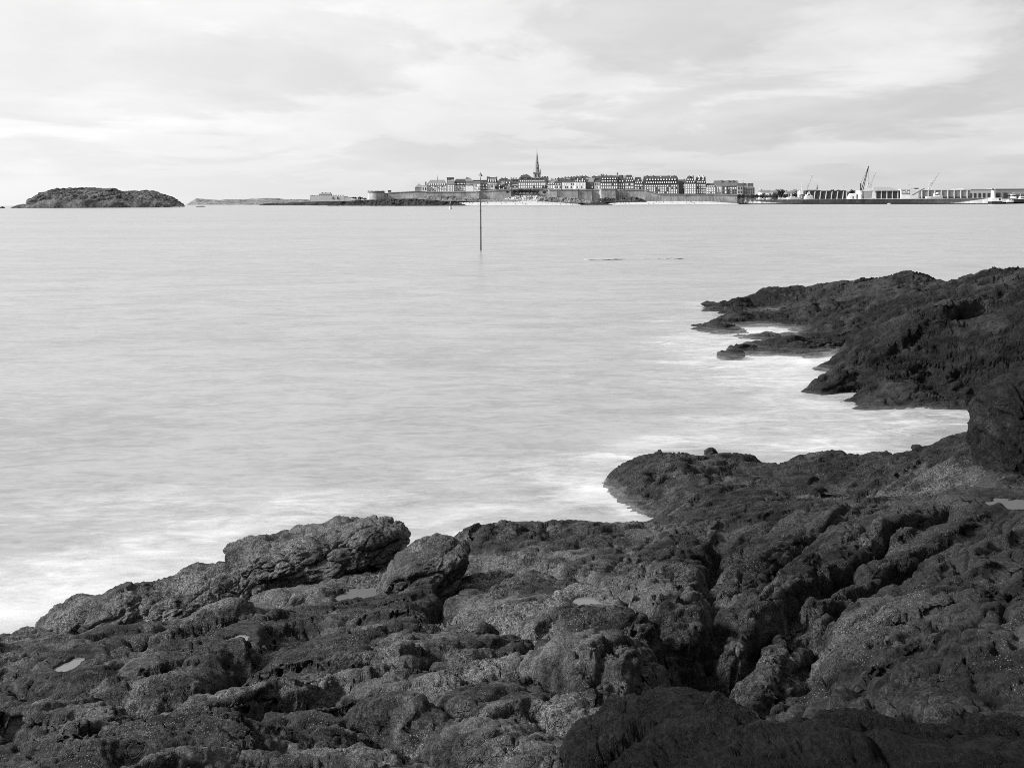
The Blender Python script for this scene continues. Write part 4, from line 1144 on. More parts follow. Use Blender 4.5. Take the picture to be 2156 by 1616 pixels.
# cathedral
def prism(name, n, r0, r1, z0, z1, mat, parent, rot=0, x=0, y=0):
    v = [(x + r0 * math.cos(rot + 2 * math.pi * i / n), y + r0 * math.sin(rot + 2 * math.pi * i / n), z0) for i in range(n)]
    if r1 > 0:
        v += [(x + r1 * math.cos(rot + 2 * math.pi * i / n), y + r1 * math.sin(rot + 2 * math.pi * i / n), z1) for i in range(n)]
        f = [(i, (i + 1) % n, (i + 1) % n + n, i + n) for i in range(n)] + [tuple(range(n - 1, -1, -1)), tuple(range(n, 2 * n))]
    else:
        v += [(x, y, z1)]
        f = [(i, (i + 1) % n, n) for i in range(n)] + [tuple(range(n - 1, -1, -1))]
    return mesh_obj(name, v, f, mat, parent)

def cyl_between(a, b, r, n=6, r2=None):
    a = Vector(a); b = Vector(b); d = (b - a).normalized()
    s = d.orthogonal().normalized(); t = d.cross(s)
    r2 = r if r2 is None else r2
    v = [a + (s * math.cos(2 * math.pi * i / n) + t * math.sin(2 * math.pi * i / n)) * r for i in range(n)]
    v += [b + (s * math.cos(2 * math.pi * i / n) + t * math.sin(2 * math.pi * i / n)) * r2 for i in range(n)]
    return v, [(i, (i + 1) % n, (i + 1) % n + n, i + n) for i in range(n)] + [tuple(range(n - 1, -1, -1)), tuple(range(n, 2 * n))]

def tubes(name, segs, mat, parent=None):
    V, Fc = [], []
    for sg in segs:
        v, f = cyl_between(*sg); k = len(V)
        V += v; Fc += [tuple(i + k for i in q) for q in f]
    return mesh_obj(name, V, Fc, mat, parent)

M_SPIRE = plain('spire_stone', .16, .9, .2, .3)
Dc = 1590
cz = W(1131, 392, Dc).z
cath = empty('cathedral', (px_x(1131, Dc), Dc, cz))
tag(cath, 'cathedral with a tall tapering stone spire above the town roofs', 'church')
m_px = Dc / F
tw = 7.6 * m_px
ztop = W(1131, 365.5, Dc).z - cz
box('tower', -tw, tw, -tw, tw, -8, ztop, M_PALE, cath)
box('belfry_gallery', -tw - .6, tw + .6, -tw - .6, tw + .6, ztop, ztop + 1.9, M_SPIRE, cath)
sp = prism('spire', 8, 5.7 * m_px * 1.04, .22, ztop + 1.9, W(1131, 317, Dc).z - cz, M_SPIRE, cath, R(22.5))
sp2 = tubes('finial', [((0, 0, W(1131, 317.3, Dc).z - cz), (0, 0, W(1131, 311.5, Dc).z - cz), .16, 5)], M_STEEL_D, sp)
for zf in (.16, .42):
    zz_ = ztop + 1.9 + (W(1131, 317, Dc).z - cz - ztop - 1.9) * zf
    rr = 5.7 * m_px * 1.04 * (1 - zf) * .93
    box('spire_light', -.5, .5, -rr - .55, -rr + .8, zz_, zz_ + 2.3, M_STEEL_D, sp)
for sx in (-1, 1):
    for sy in (-1, 1):
        big_one = sx == 1 and sy == -1
        hpin = W(1139, 355 if big_one else 361, Dc).z - cz
        prism('pinnacle', 6, 1.25 if big_one else .7, 0, ztop + 1.9, hpin, M_SPIRE, cath, 0, sx * tw * .93, sy * tw * .93)
for k in (-1, 1):
    box('belfry_opening', k * tw * .42 - .8, k * tw * .42 + .8, -tw - .25, -tw + .4, ztop - 5.5, ztop - 1.2, M_STEEL_D, cath)
box('nave', -22, -tw, -5, 9, -8, ztop - 6.5, M_GRANITE_D, cath)
# slender turret left of the long building, and the lantern above the slate block
t1 = empty('turret', W(921.5, 384, 1545)); tag(t1, 'thin roof spike above the long dormered building', 'turret')
prism('shaft', 6, 1.0, .7, -6, 4.5, M_SPIRE, t1); prism('spike', 6, .8, 0, 4.5, W(921.5, 367.8, 1545).z - t1.location.z, M_SPIRE, t1)
t2 = empty('turret', W(1301, 372, 1500)); tag(t2, 'small lantern turret on the ridge of the slate block', 'turret'); t2.location.y = 1507
prism('drum', 8, 1.3, 1.2, -2, W(1301, 366.5, 1500).z - t2.location.z, M_GRANITE, t2); prism('cap', 8, 1.6, 0, W(1301, 366.5, 1500).z - t2.location.z, W(1301, 362, 1500).z - t2.location.z, M_SLATE_ROOF, t2)

# ---------------------------------------------------------------- ramparts
def rampart(label, pts, D, name='rampart_wall', coping=True, thick=7, mat=None):
    """pts: (px, py_top, py_base, dD)"""
    mat = mat or M_RAMP
    x0, _, _ = W(pts[0][0], pts[0][1], D)
    rt = empty(name, (x0, D, 0)); tag(rt, label, 'wall', 'town ramparts')
    V, Fc, V2, F2 = [], [], [], []
    for q in pts:
        px, pt, pb = q[:3]; dd = q[3] if len(q) > 3 else 0
        Dq = D + dd
        t_ = W(px, pt, Dq); b_ = W(px, pb, Dq)
        V += [(t_.x - x0, dd - 1.2, b_.z - 3), (t_.x - x0, dd, t_.z), (t_.x - x0, dd + thick, t_.z), (t_.x - x0, dd + thick, b_.z - 3)]
        V2 += [(t_.x - x0, dd - .7, t_.z - 1.35), (t_.x - x0, dd - .7, t_.z - .75), (t_.x - x0, dd + .1, t_.z - .75), (t_.x - x0, dd + .1, t_.z - 1.35)]
    n = len(pts)
    for i in range(n - 1):
        a, b = i * 4, i * 4 + 4
        for k in range(4):
            q = (a + k, b + k, b + (k + 1) % 4, a + (k + 1) % 4)
            Fc.append(q); F2.append(q)
    Fc += [(0, 1, 2, 3), (n * 4 - 1, n * 4 - 2, n * 4 - 3, n * 4 - 4)]; F2 += [(0, 1, 2, 3), (n * 4 - 1, n * 4 - 2, n * 4 - 3, n * 4 - 4)]
    mesh_obj('wall_face', V, Fc, mat, rt)
    if coping: mesh_obj('string_course', V2, F2, M_CHIM, rt)
    return rt
rampart('low gap of wall beside the round bastion', [(806, 406.5, 421), (818, 406.5, 421)], 1484)
rampart('rising curtain wall between the round bastion and the pointed house', [(817, 405, 421), (850, 403.4, 420), (880, 401.6, 420), (899, 402.6, 420)], 1480)
box_r = empty('sentry_box', W(820, 405.5, 1481)); tag(box_r, 'small square block on the wall beside the round bastion', 'turret'); box('body', -2.2, 2.2, 0, 4, -1, 3.0, M_GRANITE_D, box_r); box('cornice', -2.5, 2.5, -.3, 4.3, 3.0, 3.5, M_CHIM, box_r)
rampart('long curtain wall below the dormered building', [(896, 403.8, 424), (930, 403.6, 424), (965, 403.2, 426), (1003, 402.6, 426)], 1479)
rampart('curtain wall rising behind the marker pole', [(1002, 402.4, 426, -6), (1008, 402.2, 426, -6), (1012, 402, 426, 0), (1050, 400, 425, 0), (1076, 398.2, 425, 0)], 1478)
rampart('high wall above the rubble slope', [(1075, 398.2, 424), (1092, 397.4, 424), (1130, 397.4, 424), (1140, 397.8, 424), (1156, 399.8, 424)], 1484)
rampart('corner bastion right of the rubble slope', [(1155, 398.6, 424, 0), (1156, 398.6, 424, -6), (1173, 398.6, 424, -6), (1174, 398.6, 424, -4), (1190, 398.5, 424, -4), (1217, 398.5, 424, -4), (1219, 398.5, 424, 1)], 1482)
rampart('recessed curtain wall with a buttress, left of the square bastion', [(1218, 398.8, 427, 0), (1246, 398.8, 427, 0), (1247, 398.8, 427, 4), (1262, 398.6, 427, 4), (1266, 398.4, 427, 0)], 1480)
rampart('square bastion standing forward of the wall', [(1265, 397.6, 425, 8), (1266, 397.6, 425, -3), (1296, 397.6, 425, -3), (1297, 397.6, 425, 8)], 1479)
rampart('buttressed wall right of the square bastion', [(1296, 399, 425, 2), (1302, 399, 425, 2), (1302.5, 399, 425, 0), (1306, 399, 425, 0), (1306.5, 399, 425, 2), (1311, 399, 425, 2), (1311.5, 399, 425, 0), (1316, 399, 425, 2), (1340, 399, 425, 2), (1359, 400, 425, 2)], 1481)
rampart('grey sloping wall below the largest granite block', [(1358, 400.2, 426), (1368, 402, 426), (1378, 405.5, 426), (1390, 408.6, 426)], 1480)
rampart('long low sea wall behind the second beach', [(1388, 408.6, 426), (1440, 408.6, 426), (1500, 408.8, 427), (1552, 409.4, 429)], 1479)
rampart('dark wall end behind the harbour trees', [(1551, 409.6, 424, 0), (1592, 410.2, 424, 8)], 1492)

def round_tower(label, px0, px1, pt, pb, D):
    r = (px1 - px0) / 2 * D / F
    base = W((px0 + px1) / 2, pb, D)
    rt = empty('round_bastion', (base.x, D + r, base.z)); tag(rt, label, 'tower', 'town ramparts')
    H = W((px0 + px1) / 2, pt, D).z - base.z
    prism('drum', 40, r * 1.03, r, -4, H - 2.2, M_RAMP, rt)
    prism('string_course', 40, r + .35, r + .35, H - 2.2, H - 1.7, M_CHIM, rt)
    prism('parapet', 40, r + .1, r + .1, H - 1.7, H, M_GRANITE_D, rt)
    for i in range(14):
        a = R(200 + i * 140 / 13)
        if i in (3, 6, 10): continue
        x, y = math.cos(a) * (r - .4), math.sin(a) * (r - .4)
        box('merlon', x - .7, x + .7, y - .4, y + .4, H, H + .9, M_PALE, rt)
    return rt
round_tower('stout round bastion at the left end of the walls', 772, 807.5, 402.5, 422.5, 1470)

# small fort on the rocks at the left
Df_ = 1890
f0 = W(690, 424, Df_)
fort = empty('fort', f0); tag(fort, 'small walled fort with chimneys on the dark rocks left of the town', 'fort')
def fx(px): return px_x(px, Df_) - f0.x
def fz(py): return W(690, py, Df_).z - f0.z
fw_pts = [(653, 410.5), (655, 412), (666, 411.8), (680, 411), (695, 411.2), (710, 412.5), (724, 413), (726, 416), (736, 418.5), (748, 420)]
V = []; Fq = []
for px, py in fw_pts:
    V += [(fx(px), 0, fz(430)), (fx(px), 1.5, fz(py)), (fx(px), 45, fz(py)), (fx(px), 45, fz(430))]
for i in range(len(fw_pts) - 1):
    for k in range(4):
        Fq.append((i * 4 + k, i * 4 + 4 + k, i * 4 + 4 + (k + 1) % 4, i * 4 + (k + 1) % 4))
Fq += [(0, 1, 2, 3), (len(V) - 1, len(V) - 2, len(V) - 3, len(V) - 4)]
mesh_obj('rampart', V, Fq, M_PALE, fort)
for px in range(656, 724, 5):
    box('merlon', fx(px), fx(px + 2.2), 1.4, 3, fz(412.5), fz(410.6), M_GRANITE, fort)
hb_ = box('keep', fx(668), fx(694), 15, 28, fz(413), fz(408.5), M_PALE, fort)
mesh_obj('roof', [(fx(667), 14, fz(408.5)), (fx(694.5), 14, fz(408.5)), (fx(694.5), 29, fz(408.5)), (fx(667), 29, fz(408.5)), (fx(672), 21, fz(405.6)), (fx(690), 21, fz(405.6))],
         [(0, 1, 5, 4), (2, 3, 4, 5), (1, 2, 5), (3, 0, 4)], M_SLATE_L, fort)
for px in (674, 681.5, 691):
    box('chimney', fx(px), fx(px + 1.4), 18, 20, fz(408), fz(404.6), M_CHIM, fort)
for px in (700, 710): box('gate_opening', fx(px), fx(px + 1.6), 0.2, 1.8, fz(419), fz(414.5), M_STEEL_D, fort)
# ---------------------------------------------------------------- harbour
def quay_wall():
    rt = empty('harbour_wall', (px_x(1820, 1270), 1270, 0)); tag(rt, 'long dark masonry harbour wall running right from the beach', 'wall')
    ox, oy = rt.location.x, 1270
    st = []
    for px, D in ((1545, 1512), (1620, 1440), (1700, 1370), (1780, 1300), (1860, 1235), (1940, 1170), (2020, 1108), (2090, 1056)):
        x = px_x(px, D); st.append((x - ox, D - oy, sea_z(x, D)))
    def band(z0, z1, out, back, nm, mt):
        V = []; Fq = []
        for x, y, s in st:
            V += [(x, y - out, s + z0), (x, y - out, s + z1), (x, y + back, s + z1), (x, y + back, s + z0)]
        for i in range(len(st) - 1):
            for k in range(4):
                Fq.append((i * 4 + k, i * 4 + 4 + k, i * 4 + 4 + (k + 1) % 4, i * 4 + (k + 1) % 4))
        Fq += [(0, 1, 2, 3), (len(V) - 1, len(V) - 2, len(V) - 3, len(V) - 4)]
        return mesh_obj(nm, V, Fq, mt, rt)
    band(-2, QZ - .5, 0, 4, 'wall_face', M_QUAY)
    band(QZ - .5, QZ + .05, .4, 4.2, 'coping', M_PALE)
    band(-1.5, 1.1, .35, 1, 'weed_band', M_SHORE)
    return rt
quay_wall()

def tree_mesh(seed, r=4.0, h=7.0, n=420):
    g = random.Random(seed)
    V, Fc = [], []
    for i in range(n):
        while True:
            p = Vector((g.uniform(-1, 1), g.uniform(-1, 1), g.uniform(-1, 1)))
            if .25 < p.length < 1: break
        lob = 1 + .28 * math.sin(p.x * 5 + seed) * math.cos(p.z * 4 + seed * 2)
        c = Vector((p.x * r * lob, p.y * r * lob, h * .62 + p.z * h * .40 * lob))
        s = g.uniform(.35, .8)
        a = Vector((g.gauss(0, 1), g.gauss(0, 1), g.gauss(0, 1))).normalized(); b = a.orthogonal().normalized()
        k = len(V)
        V += [c - a * s, c + b * s * .7, c + a * s, c - b * s * .7]
        Fc.append((k, k + 1, k + 2, k + 3))
    me = bpy.data.meshes.new('crown'); me.from_pydata([tuple(v) for v in V], [], Fc); me.materials.append(M_LEAF)
    tv, tf = cyl_between((0, 0, -1), (0, 0, h * .55), .35, 6, .15)
    tm = bpy.data.meshes.new('trunk'); tm.from_pydata([tuple(v) for v in tv], [], tf); tm.materials.append(M_BARK)
    return me, tm
tree_kinds = [tree_mesh(s) for s in (1, 2, 3)]
tree_n = 0
def tree(label, px, py_top, py_base, D, wpx, group=None, name='tree'):
    global tree_n
    me, tm = tree_kinds[tree_n % 3]; tree_n += 1
    b = W(px, py_base, D); h = W(px, py_top, D).z - b.z
    rt = empty(name, b, tree_n * 1.3); tag(rt, label, 'tree', group)
    sx = wpx / 2 * D / F / 4.0; sz = h / 7.2
    for nm, m in (('crown', me), ('trunk', tm)):
        o = bpy.data.objects.new(nm, m); col.objects.link(o); o.parent = rt; o.scale = (sx, sx, sz)
    return rt
tree('round dark tree on the rampart, left of the pair', 1045, 390.5, 398.5, 1490, 8, 'trees on the ramparts')
tree('round dark tree on the rampart, right of the pair', 1055.5, 390.5, 398, 1490, 8.5, 'trees on the ramparts')
tree('dark bush at the wall corner below the long facade', 1150, 391.2, 397, 1489, 9, 'trees on the ramparts')
tree('dark bush on the rubble slope beside the wall corner', 1146, 402.5, 408, 1478, 8, 'trees on the ramparts')
for i, (px, w_) in enumerate([(1083, 9), (1091, 9), (1099, 10), (1107, 9), (1115, 10), (1123, 10), (1131, 9)]):
    tree('%s dark shrub of the row hanging below the high wall' % ['leftmost', 'second', 'third', 'middle', 'fifth', 'sixth', 'rightmost'][i], px, 399.2 + (i % 2) * .6, 408.2, 1479, w_, 'shrubs below the high wall', 'shrub')
tree('small shrub in the wall left of the shrub row', 1069, 402.5, 407.5, 1474, 6, 'shrubs below the high wall', 'shrub')
for i, (px, t_, w_) in enumerate([(1556, 409, 10), (1565, 408.5, 11), (1574, 409.5, 11), (1584, 409, 11), (1594, 408.6, 11), (1604, 409.6, 12), (1614, 409.8, 12), (1624, 409, 12), (1634, 408.4, 12), (1644, 408, 12), (1653, 407.8, 11), (1672, 407.2, 11)]):
    tree('%s dark tree of the row along the harbour, counting from the walls' % ['first', 'second', 'third', 'fourth', 'fifth', 'sixth', 'seventh', 'eighth', 'ninth', 'tenth', 'eleventh', 'twelfth'][i], px, t_, 419, 1490 - i * 9, w_, 'trees along the harbour')
for i, (px, t_, w_) in enumerate([(737, 415, 10), (746, 414.4, 11), (759, 414.4, 12), (768, 416.5, 8)]):
    tree('%s of the flat-topped trees between the fort and the round bastion' % ['leftmost', 'second', 'third', 'rightmost'][i], px, t_, 421.5, 1960, w_, 'trees behind the foreshore')
for i, (px, t_, w_) in enumerate([(1604, 398.5, 8), (1637, 399, 13), (1646, 398.4, 12), (1655, 400.5, 9), (1752, 399.5, 10), (1766, 399, 10), (1776, 400, 8), (1795, 399.8, 12), (2122, 411, 12), (2136, 410, 14), (2150, 410.5, 13), (1878, 398, 14)]):
    tree(['far tree beside the first low houses past the town', 'large far tree behind the low roofs', 'twin far tree behind the low roofs', 'small far tree behind the low roofs', 'far tree above the dark hangar roof, left', 'far tree above the dark hangar roof, middle', 'far tree above the dark hangar roof, right', 'far tree between hangar and tall crane',
          'dark tree right of the little lighthouse', 'big dark tree near the right edge', 'dark tree cut by the right edge', 'far tree behind the grey hip-roofed shed'][i], px, t_, 414, 1700 if px < 2000 else 1150, w_, 'scattered trees')

# low houses beyond the harbour trees
M_ROOF_M = plain('mid_grey_roof', .10, .7, .2, .4)
for i, (a, b, e, r_, wl) in enumerate([(1600, 1607, 404, 401, M_WHITE), (1605, 1625, 405, 400, M_WHITE), (1627, 1638, 404, 401, M_GRANITE), (1656, 1668, 406, 402.5, M_PALE), (1666, 1674, 404, 400.5, M_GRANITE), (1673, 1679.5, 402, 398, M_GRANITE_D), (1684, 1690, 402, 399.6, M_WHITE), (1783, 1792, 405, 402, M_GRANITE)]):
    B('low_house', ['narrow white house at the start of the low roofs', 'long white house with a dark roof beyond the harbour trees', 'grey house left of the twin far trees', 'pale house with a sloping roof behind the harbour trees', 'grey house left of the square dark house', 'square dark house above the harbour trees',
                    'small white house left of the dark hangar', 'grey house at the right end of the dark hangar'][i], a, b, e, r_, 414, 1640 + 12 * i, 'gable', wl, M_ROOF_M, 1, 3, dark=.7, group='low houses behind the harbour', cat='house')
# far church
cs = empty('church', W(1720.7, 404, 2200)); tag(cs, 'distant church spire behind the dark hangar', 'church')
hz0 = W(1720.7, 395, 2200).z - cs.location.z
box('tower', -1.9, 1.9, 0, 3.8, -6, hz0, M_GRANITE, cs); prism('spire', 8, 2.0, 0, hz0, W(1720.7, 384.5, 2200).z - cs.location.z, M_SPIRE, cs, 0, 0, 1.9)

def shed(name, label, px0, px1, pt, pb, D, wall, depth=30, posts=0, ridge=None, rmat=None, base_band=None, slant=0.0, hip=.12, door=0):
    x0, x1 = px_x(px0, D), px_x(px1, D); xc = (x0 + x1) / 2; hw = (x1 - x0) / 2
    zb = QZ - .3
    rt = empty(name, (xc, D, zb)); tag(rt, label, 'warehouse', 'sheds on the quay')
    zt = W((px0 + px1) / 2, pt, D).z - zb
    box('wall', -hw, hw, 0, depth, -.5, zt, wall, rt)
    if ridge:
        zr = W((px0 + px1) / 2, ridge, D).z - zb
        mesh_obj('roof', [(-hw - 1, -1.5, zt), (hw + 1, -1.5, zt), (hw + 1, depth + 1, zt), (-hw - 1, depth + 1, zt), (-hw + hip * 2 * hw, depth / 2, zr), (hw - hip * 2 * hw, depth / 2, zr)],
                 [(0, 1, 5, 4), (2, 3, 4, 5), (1, 2, 5), (3, 0, 4), (3, 2, 1, 0)], rmat, rt)
    else:
        box('roof', -hw - .4, hw + .4, -.6, depth + .4, zt, zt + .7, rmat or wall, rt)
    for i in range(posts):
        x = -hw + 2 * hw * (i + .5) / posts
        mesh_obj('post', [(x - .55 - slant, -.7, 0), (x + .55 - slant, -.7, 0), (x + .55 + slant, -.7, zt), (x - .55 + slant, -.7, zt), (x - .55 - slant, 0.1, 0), (x + .55 - slant, .1, 0), (x + .55 + slant, .1, zt), (x - .55 + slant, .1, zt)],
                 [(0, 1, 2, 3), (7, 6, 5, 4), (0, 4, 5, 1), (1, 5, 6, 2), (2, 6, 7, 3), (3, 7, 4, 0)], M_IRON_W, rt)
    if base_band:
        box('loading_band', -hw + .3, hw - .3, -.25, .05, 0, zt * base_band, M_STEEL_D, rt)
    for i in range(door):
        x = -hw + 2 * hw * (i + .5) / door
        box('door', x - hw / door * .55, x + hw / door * .55, -.2, .1, 0, zt * .6, M_STEEL_D, rt)
    return rt
shed('warehouse', 'long black hangar with slanting white posts on the quay', 1697, 1781, 402.5, 416, 1420, M_STEEL_D, 26, 7, None, M_STEEL_D, None, .8)
shed('warehouse', 'pale rounded roof behind the left end of the black hangar', 1700, 1728, 401, 412, 1480, M_PALE, 30, 0, 398.6, M_SLATE_L)
shed('warehouse', 'grey hip-roofed shed with a dark open front', 1838, 1896, 401.6, 416, 1290, M_GRANITE_D, 34, 5, 393.2, M_GRANITE, .98, 0, .22)
shed('warehouse', 'long grey warehouse with white pillars and a dark loading band', 1934, 2043, 400.4, 414, 1250, M_GRANITE, 26, 8, None, M_IRON_W, .22)
shed('warehouse', 'white modern hall behind the long warehouse', 2029, 2096, 398.5, 412, 1400, M_PALE, 40, 0, None, M_IRON_W, None, 0, .1, 7)
shed('warehouse', 'wide grey-walled hall with a white roof edge at the right', 2094, 2170, 397.6, 412, 1420, M_GRANITE, 40, 0, None, M_IRON_W, None, 0, .1, 5)
shed('warehouse', 'small gabled boat shed near the right edge', 2138, 2170, 408, 420, 1180, M_PALE, 12, 0, 404.5, M_GRANITE_D, None, 0, .02, 3)
shed('warehouse', 'small dark-fronted office beside the tall crane', 1812, 1833, 402.2, 416, 1330, M_PALE, 16, 4, None, M_IRON_W, .3, 0, .1, 4)
B('office_building', 'white terminal building with strips of windows', 1897, 1926, 399.4, 398.2, 412, 1520, 'flat', M_WHITE, M_IRON_W, 3, 12, dark=.9, win=(.62, .4), wr=(.2, 1), group='harbour buildings')
B('office_building', 'small grey stair block on the terminal building', 1925, 1934, 397, 395.6, 412, 1522, 'flat', M_GRANITE, M_GRANITE_D, group='harbour buildings')
# slanted white-edged awning
aw = empty('boarding_ramp', W(1922, 410, 1240)); tag(aw, 'slanting dark boarding ramp left of the long warehouse', 'ramp')
tubes('girder', [((0, 0, 0), tuple(W(1946, 396.4, 1240) - aw.location), 1.0, 4), ((0, 3, 0), tuple(W(1946, 396.4, 1243) - aw.location), 1.0, 4)], M_GRANITE, aw)
tubes('leg', [((9, 1, 5), (9, 1, -4), .4, 5)], M_IRON_W, aw)

# cranes
def crane(label, segs, D, base, mat, thick=.5, cab=True):
    """segs: pixel polylines of (name, [(px,py)...], radius)"""
    b0 = W(base[0], base[1], D)
    rt = empty('harbour_crane', b0); tag(rt, label, 'crane', 'harbour cranes')
    for nm, pts, r in segs:
        q = [W(px, py, D) - b0 for px, py in pts]
        if nm == 'jib':
            a, b = q[0], q[-1]
            L = (b - a).length; d = (b - a).normalized(); n_ = Vector((-d.z, 0, d.x)).normalized() * r * 2.2
            sg = []
            for off in (n_, -n_):
                for yy in (-.7, .7):
                    sg.append((tuple(a + off + Vector((0, yy, 0))), tuple(b + off * .2 + Vector((0, yy * .4, 0))), r * .55, 4))
            k = 14
            for i in range(k):
                f0, f1 = i / k, (i + 1) / k
                s = 1 if i % 2 else -1
                sg.append((tuple(a + d * L * f0 + n_ * s * (1 - .8 * f0)), tuple(a + d * L * f1 - n_ * s * (1 - .8 * f1)), r * .3, 3))
            tubes('jib', sg, mat, rt)
        else:
            tubes(nm, [(tuple(q[i]), tuple(q[i + 1]), r, 6) for i in range(len(q) - 1)], mat, rt)
    if cab:
        box('cab', -2.2, 2.2, -2, 2, -1.2, 2.4, mat, rt)
    return rt
crane('tall dark lattice crane leaning right', [('mast', [(1812, 418), (1812, 386)], .95), ('jib', [(1814.5, 403), (1828.5, 351)], .55), ('jib_head', [(1828, 352.3), (1829, 349.6)], .7), ('stay', [(1812, 387), (1828.2, 351)], .14), ('cable', [(1828.8, 350), (1829, 392)], .1)], 1400, (1812, 404), M_STEEL_D)
crane('pale crane just right of the tall dark one', [('mast', [(1826, 416), (1829, 398)], .8), ('boom', [(1824, 398), (1828.5, 385)], .6), ('counterweight', [(1827, 385.5), (1830, 385)], 1.1), ('jib', [(1831, 396), (1843.8, 362)], .32), ('jib_head', [(1843.3, 362.5), (1844.2, 360.8)], .6), ('stay', [(1829, 385), (1843.6, 361.6)], .1)], 1430, (1828, 404), M_STEEL_G)
crane('pale crane above the black hangar', [('mast', [(1698, 418), (1698, 380)], .5), ('jib', [(1699, 398), (1710.5, 369)], .35), ('jib_head', [(1709.5, 369.2), (1711.5, 368)], .6), ('stay', [(1698, 381), (1710, 368.6)], .1), ('cable', [(1711, 368.5), (1711.4, 396)], .09)], 1560, (1698, 404), M_STEEL_G)
crane('white crane leaning right above the long warehouse', [('mast', [(1956, 414), (1956, 394)], .8), ('boom', [(1954, 393), (1959, 383)], .5), ('counterweight', [(1957.5, 384.5), (1960, 383.5)], 1.1), ('jib', [(1959.5, 392), (1978, 361.8)], .35), ('jib_head', [(1977.2, 362.5), (1978.8, 360.6)], .6), ('stay', [(1959, 383), (1978, 361.4)], .12), ('cable', [(1978.8, 361.5), (1979.4, 394)], .09)], 1420, (1956, 402), M_STEEL_G)

# radar mast and white lattice tower left of the hangar
rm = empty('radio_mast', W(1687, 412, 1430)); tag(rm, 'white signal mast with arms left of the black hangar', 'mast')
tubes('pole', [((0, 0, -4), tuple(W(1687.5, 386, 1430) - rm.location), .35, 6)], M_IRON_W, rm)
tubes('arm', [(tuple(W(1684, 393.5, 1430) - rm.location), tuple(W(1690, 393, 1430) - rm.location), .2, 5), (tuple(W(1687, 396, 1430) - rm.location), tuple(W(1688.6, 386.5, 1430) - rm.location), .3, 5)], M_STEEL_G, rm)
box('cabin', -2.6, 2.6, -2, 2, 2, 7, M_WHITE, rm)
rm2 = empty('radio_mast', W(1599, 404, 1650)); tag(rm2, 'white signal mast just past the right end of the town', 'mast')
tubes('pole', [((0, 0, -4), tuple(W(1599, 391, 1650) - rm2.location), .4, 6)], M_IRON_W, rm2)
tubes('arm', [(tuple(W(1597, 393, 1650) - rm2.location), tuple(W(1603, 389.5, 1650) - rm2.location), .25, 5)], M_STEEL_G, rm2)
for px, py, D, lb in ((1777, 393.5, 1500, 'floodlight mast above the right end of the black hangar'), (1913.5, 389.5, 1450, 'floodlight mast above the white terminal building'), (2098, 388, 1500, 'floodlight mast above the little lighthouse'), (2136, 392, 1500, 'floodlight mast near the right edge'), (1564, 381, 1700, 'floodlight mast behind the right end of the town')):
    b = W(px, 412, D)
    fl = empty('floodlight_mast', b); tag(fl, lb, 'mast', 'floodlight masts')
    h = W(px, py, D).z - b.z
    tubes('pole', [((0, 0, -2), (0, 0, h), .10, 5)], M_STEEL_G, fl)
    multi('lamp_head', [(-1.6, -.5, -.3, .3, h - .5, h + .3), (.5, 1.6, -.3, .3, h - .3, h + .5)], M_STEEL_G, fl)

# little lighthouse on the pier head
Dl = 1052
lb_ = W(2098, 430, Dl); lb_.z = 0
lh = empty('lighthouse', (px_x(2096, Dl), Dl, 0)); tag(lh, 'little white lighthouse on the pier head at the right', 'lighthouse')
def lx(px): return px_x(px, Dl) - lh.location.x
def lz(py): return W(2096, py, Dl).z
box('pier_head', lx(2087.5), lx(2109), -1.5, 8, -2, lz(424), M_SHORE, lh)
pb_ = box('base_house', lx(2087.5), lx(2108), -1.2, 7, lz(424), lz(416.6), M_WHITE, lh)
box('door', lx(2102), lx(2105.5), -1.35, -1.1, lz(421.6), lz(417.6), M_STEEL_D, pb_)
prism('tower', 20, 4.3 * Dl / F, 2.7 * Dl / F, lz(416.6), lz(401.5), M_WHITE, lh, 0, lx(2093.6), 3)
prism('gallery', 20, 3.6 * Dl / F, 3.6 * Dl / F, lz(401.5), lz(400.6), M_WHITE, lh, 0, lx(2093.6), 3)
lt = prism('lantern', 12, 1.4 * Dl / F, 1.4 * Dl / F, lz(400.6), lz(397.6), M_STEEL_D, lh, 0, lx(2093.6), 3)
prism('lantern_cap', 12, 1.9 * Dl / F, 0, lz(397.6), lz(395.6), M_STEEL_D, lt, 0, lx(2093.6), 3)

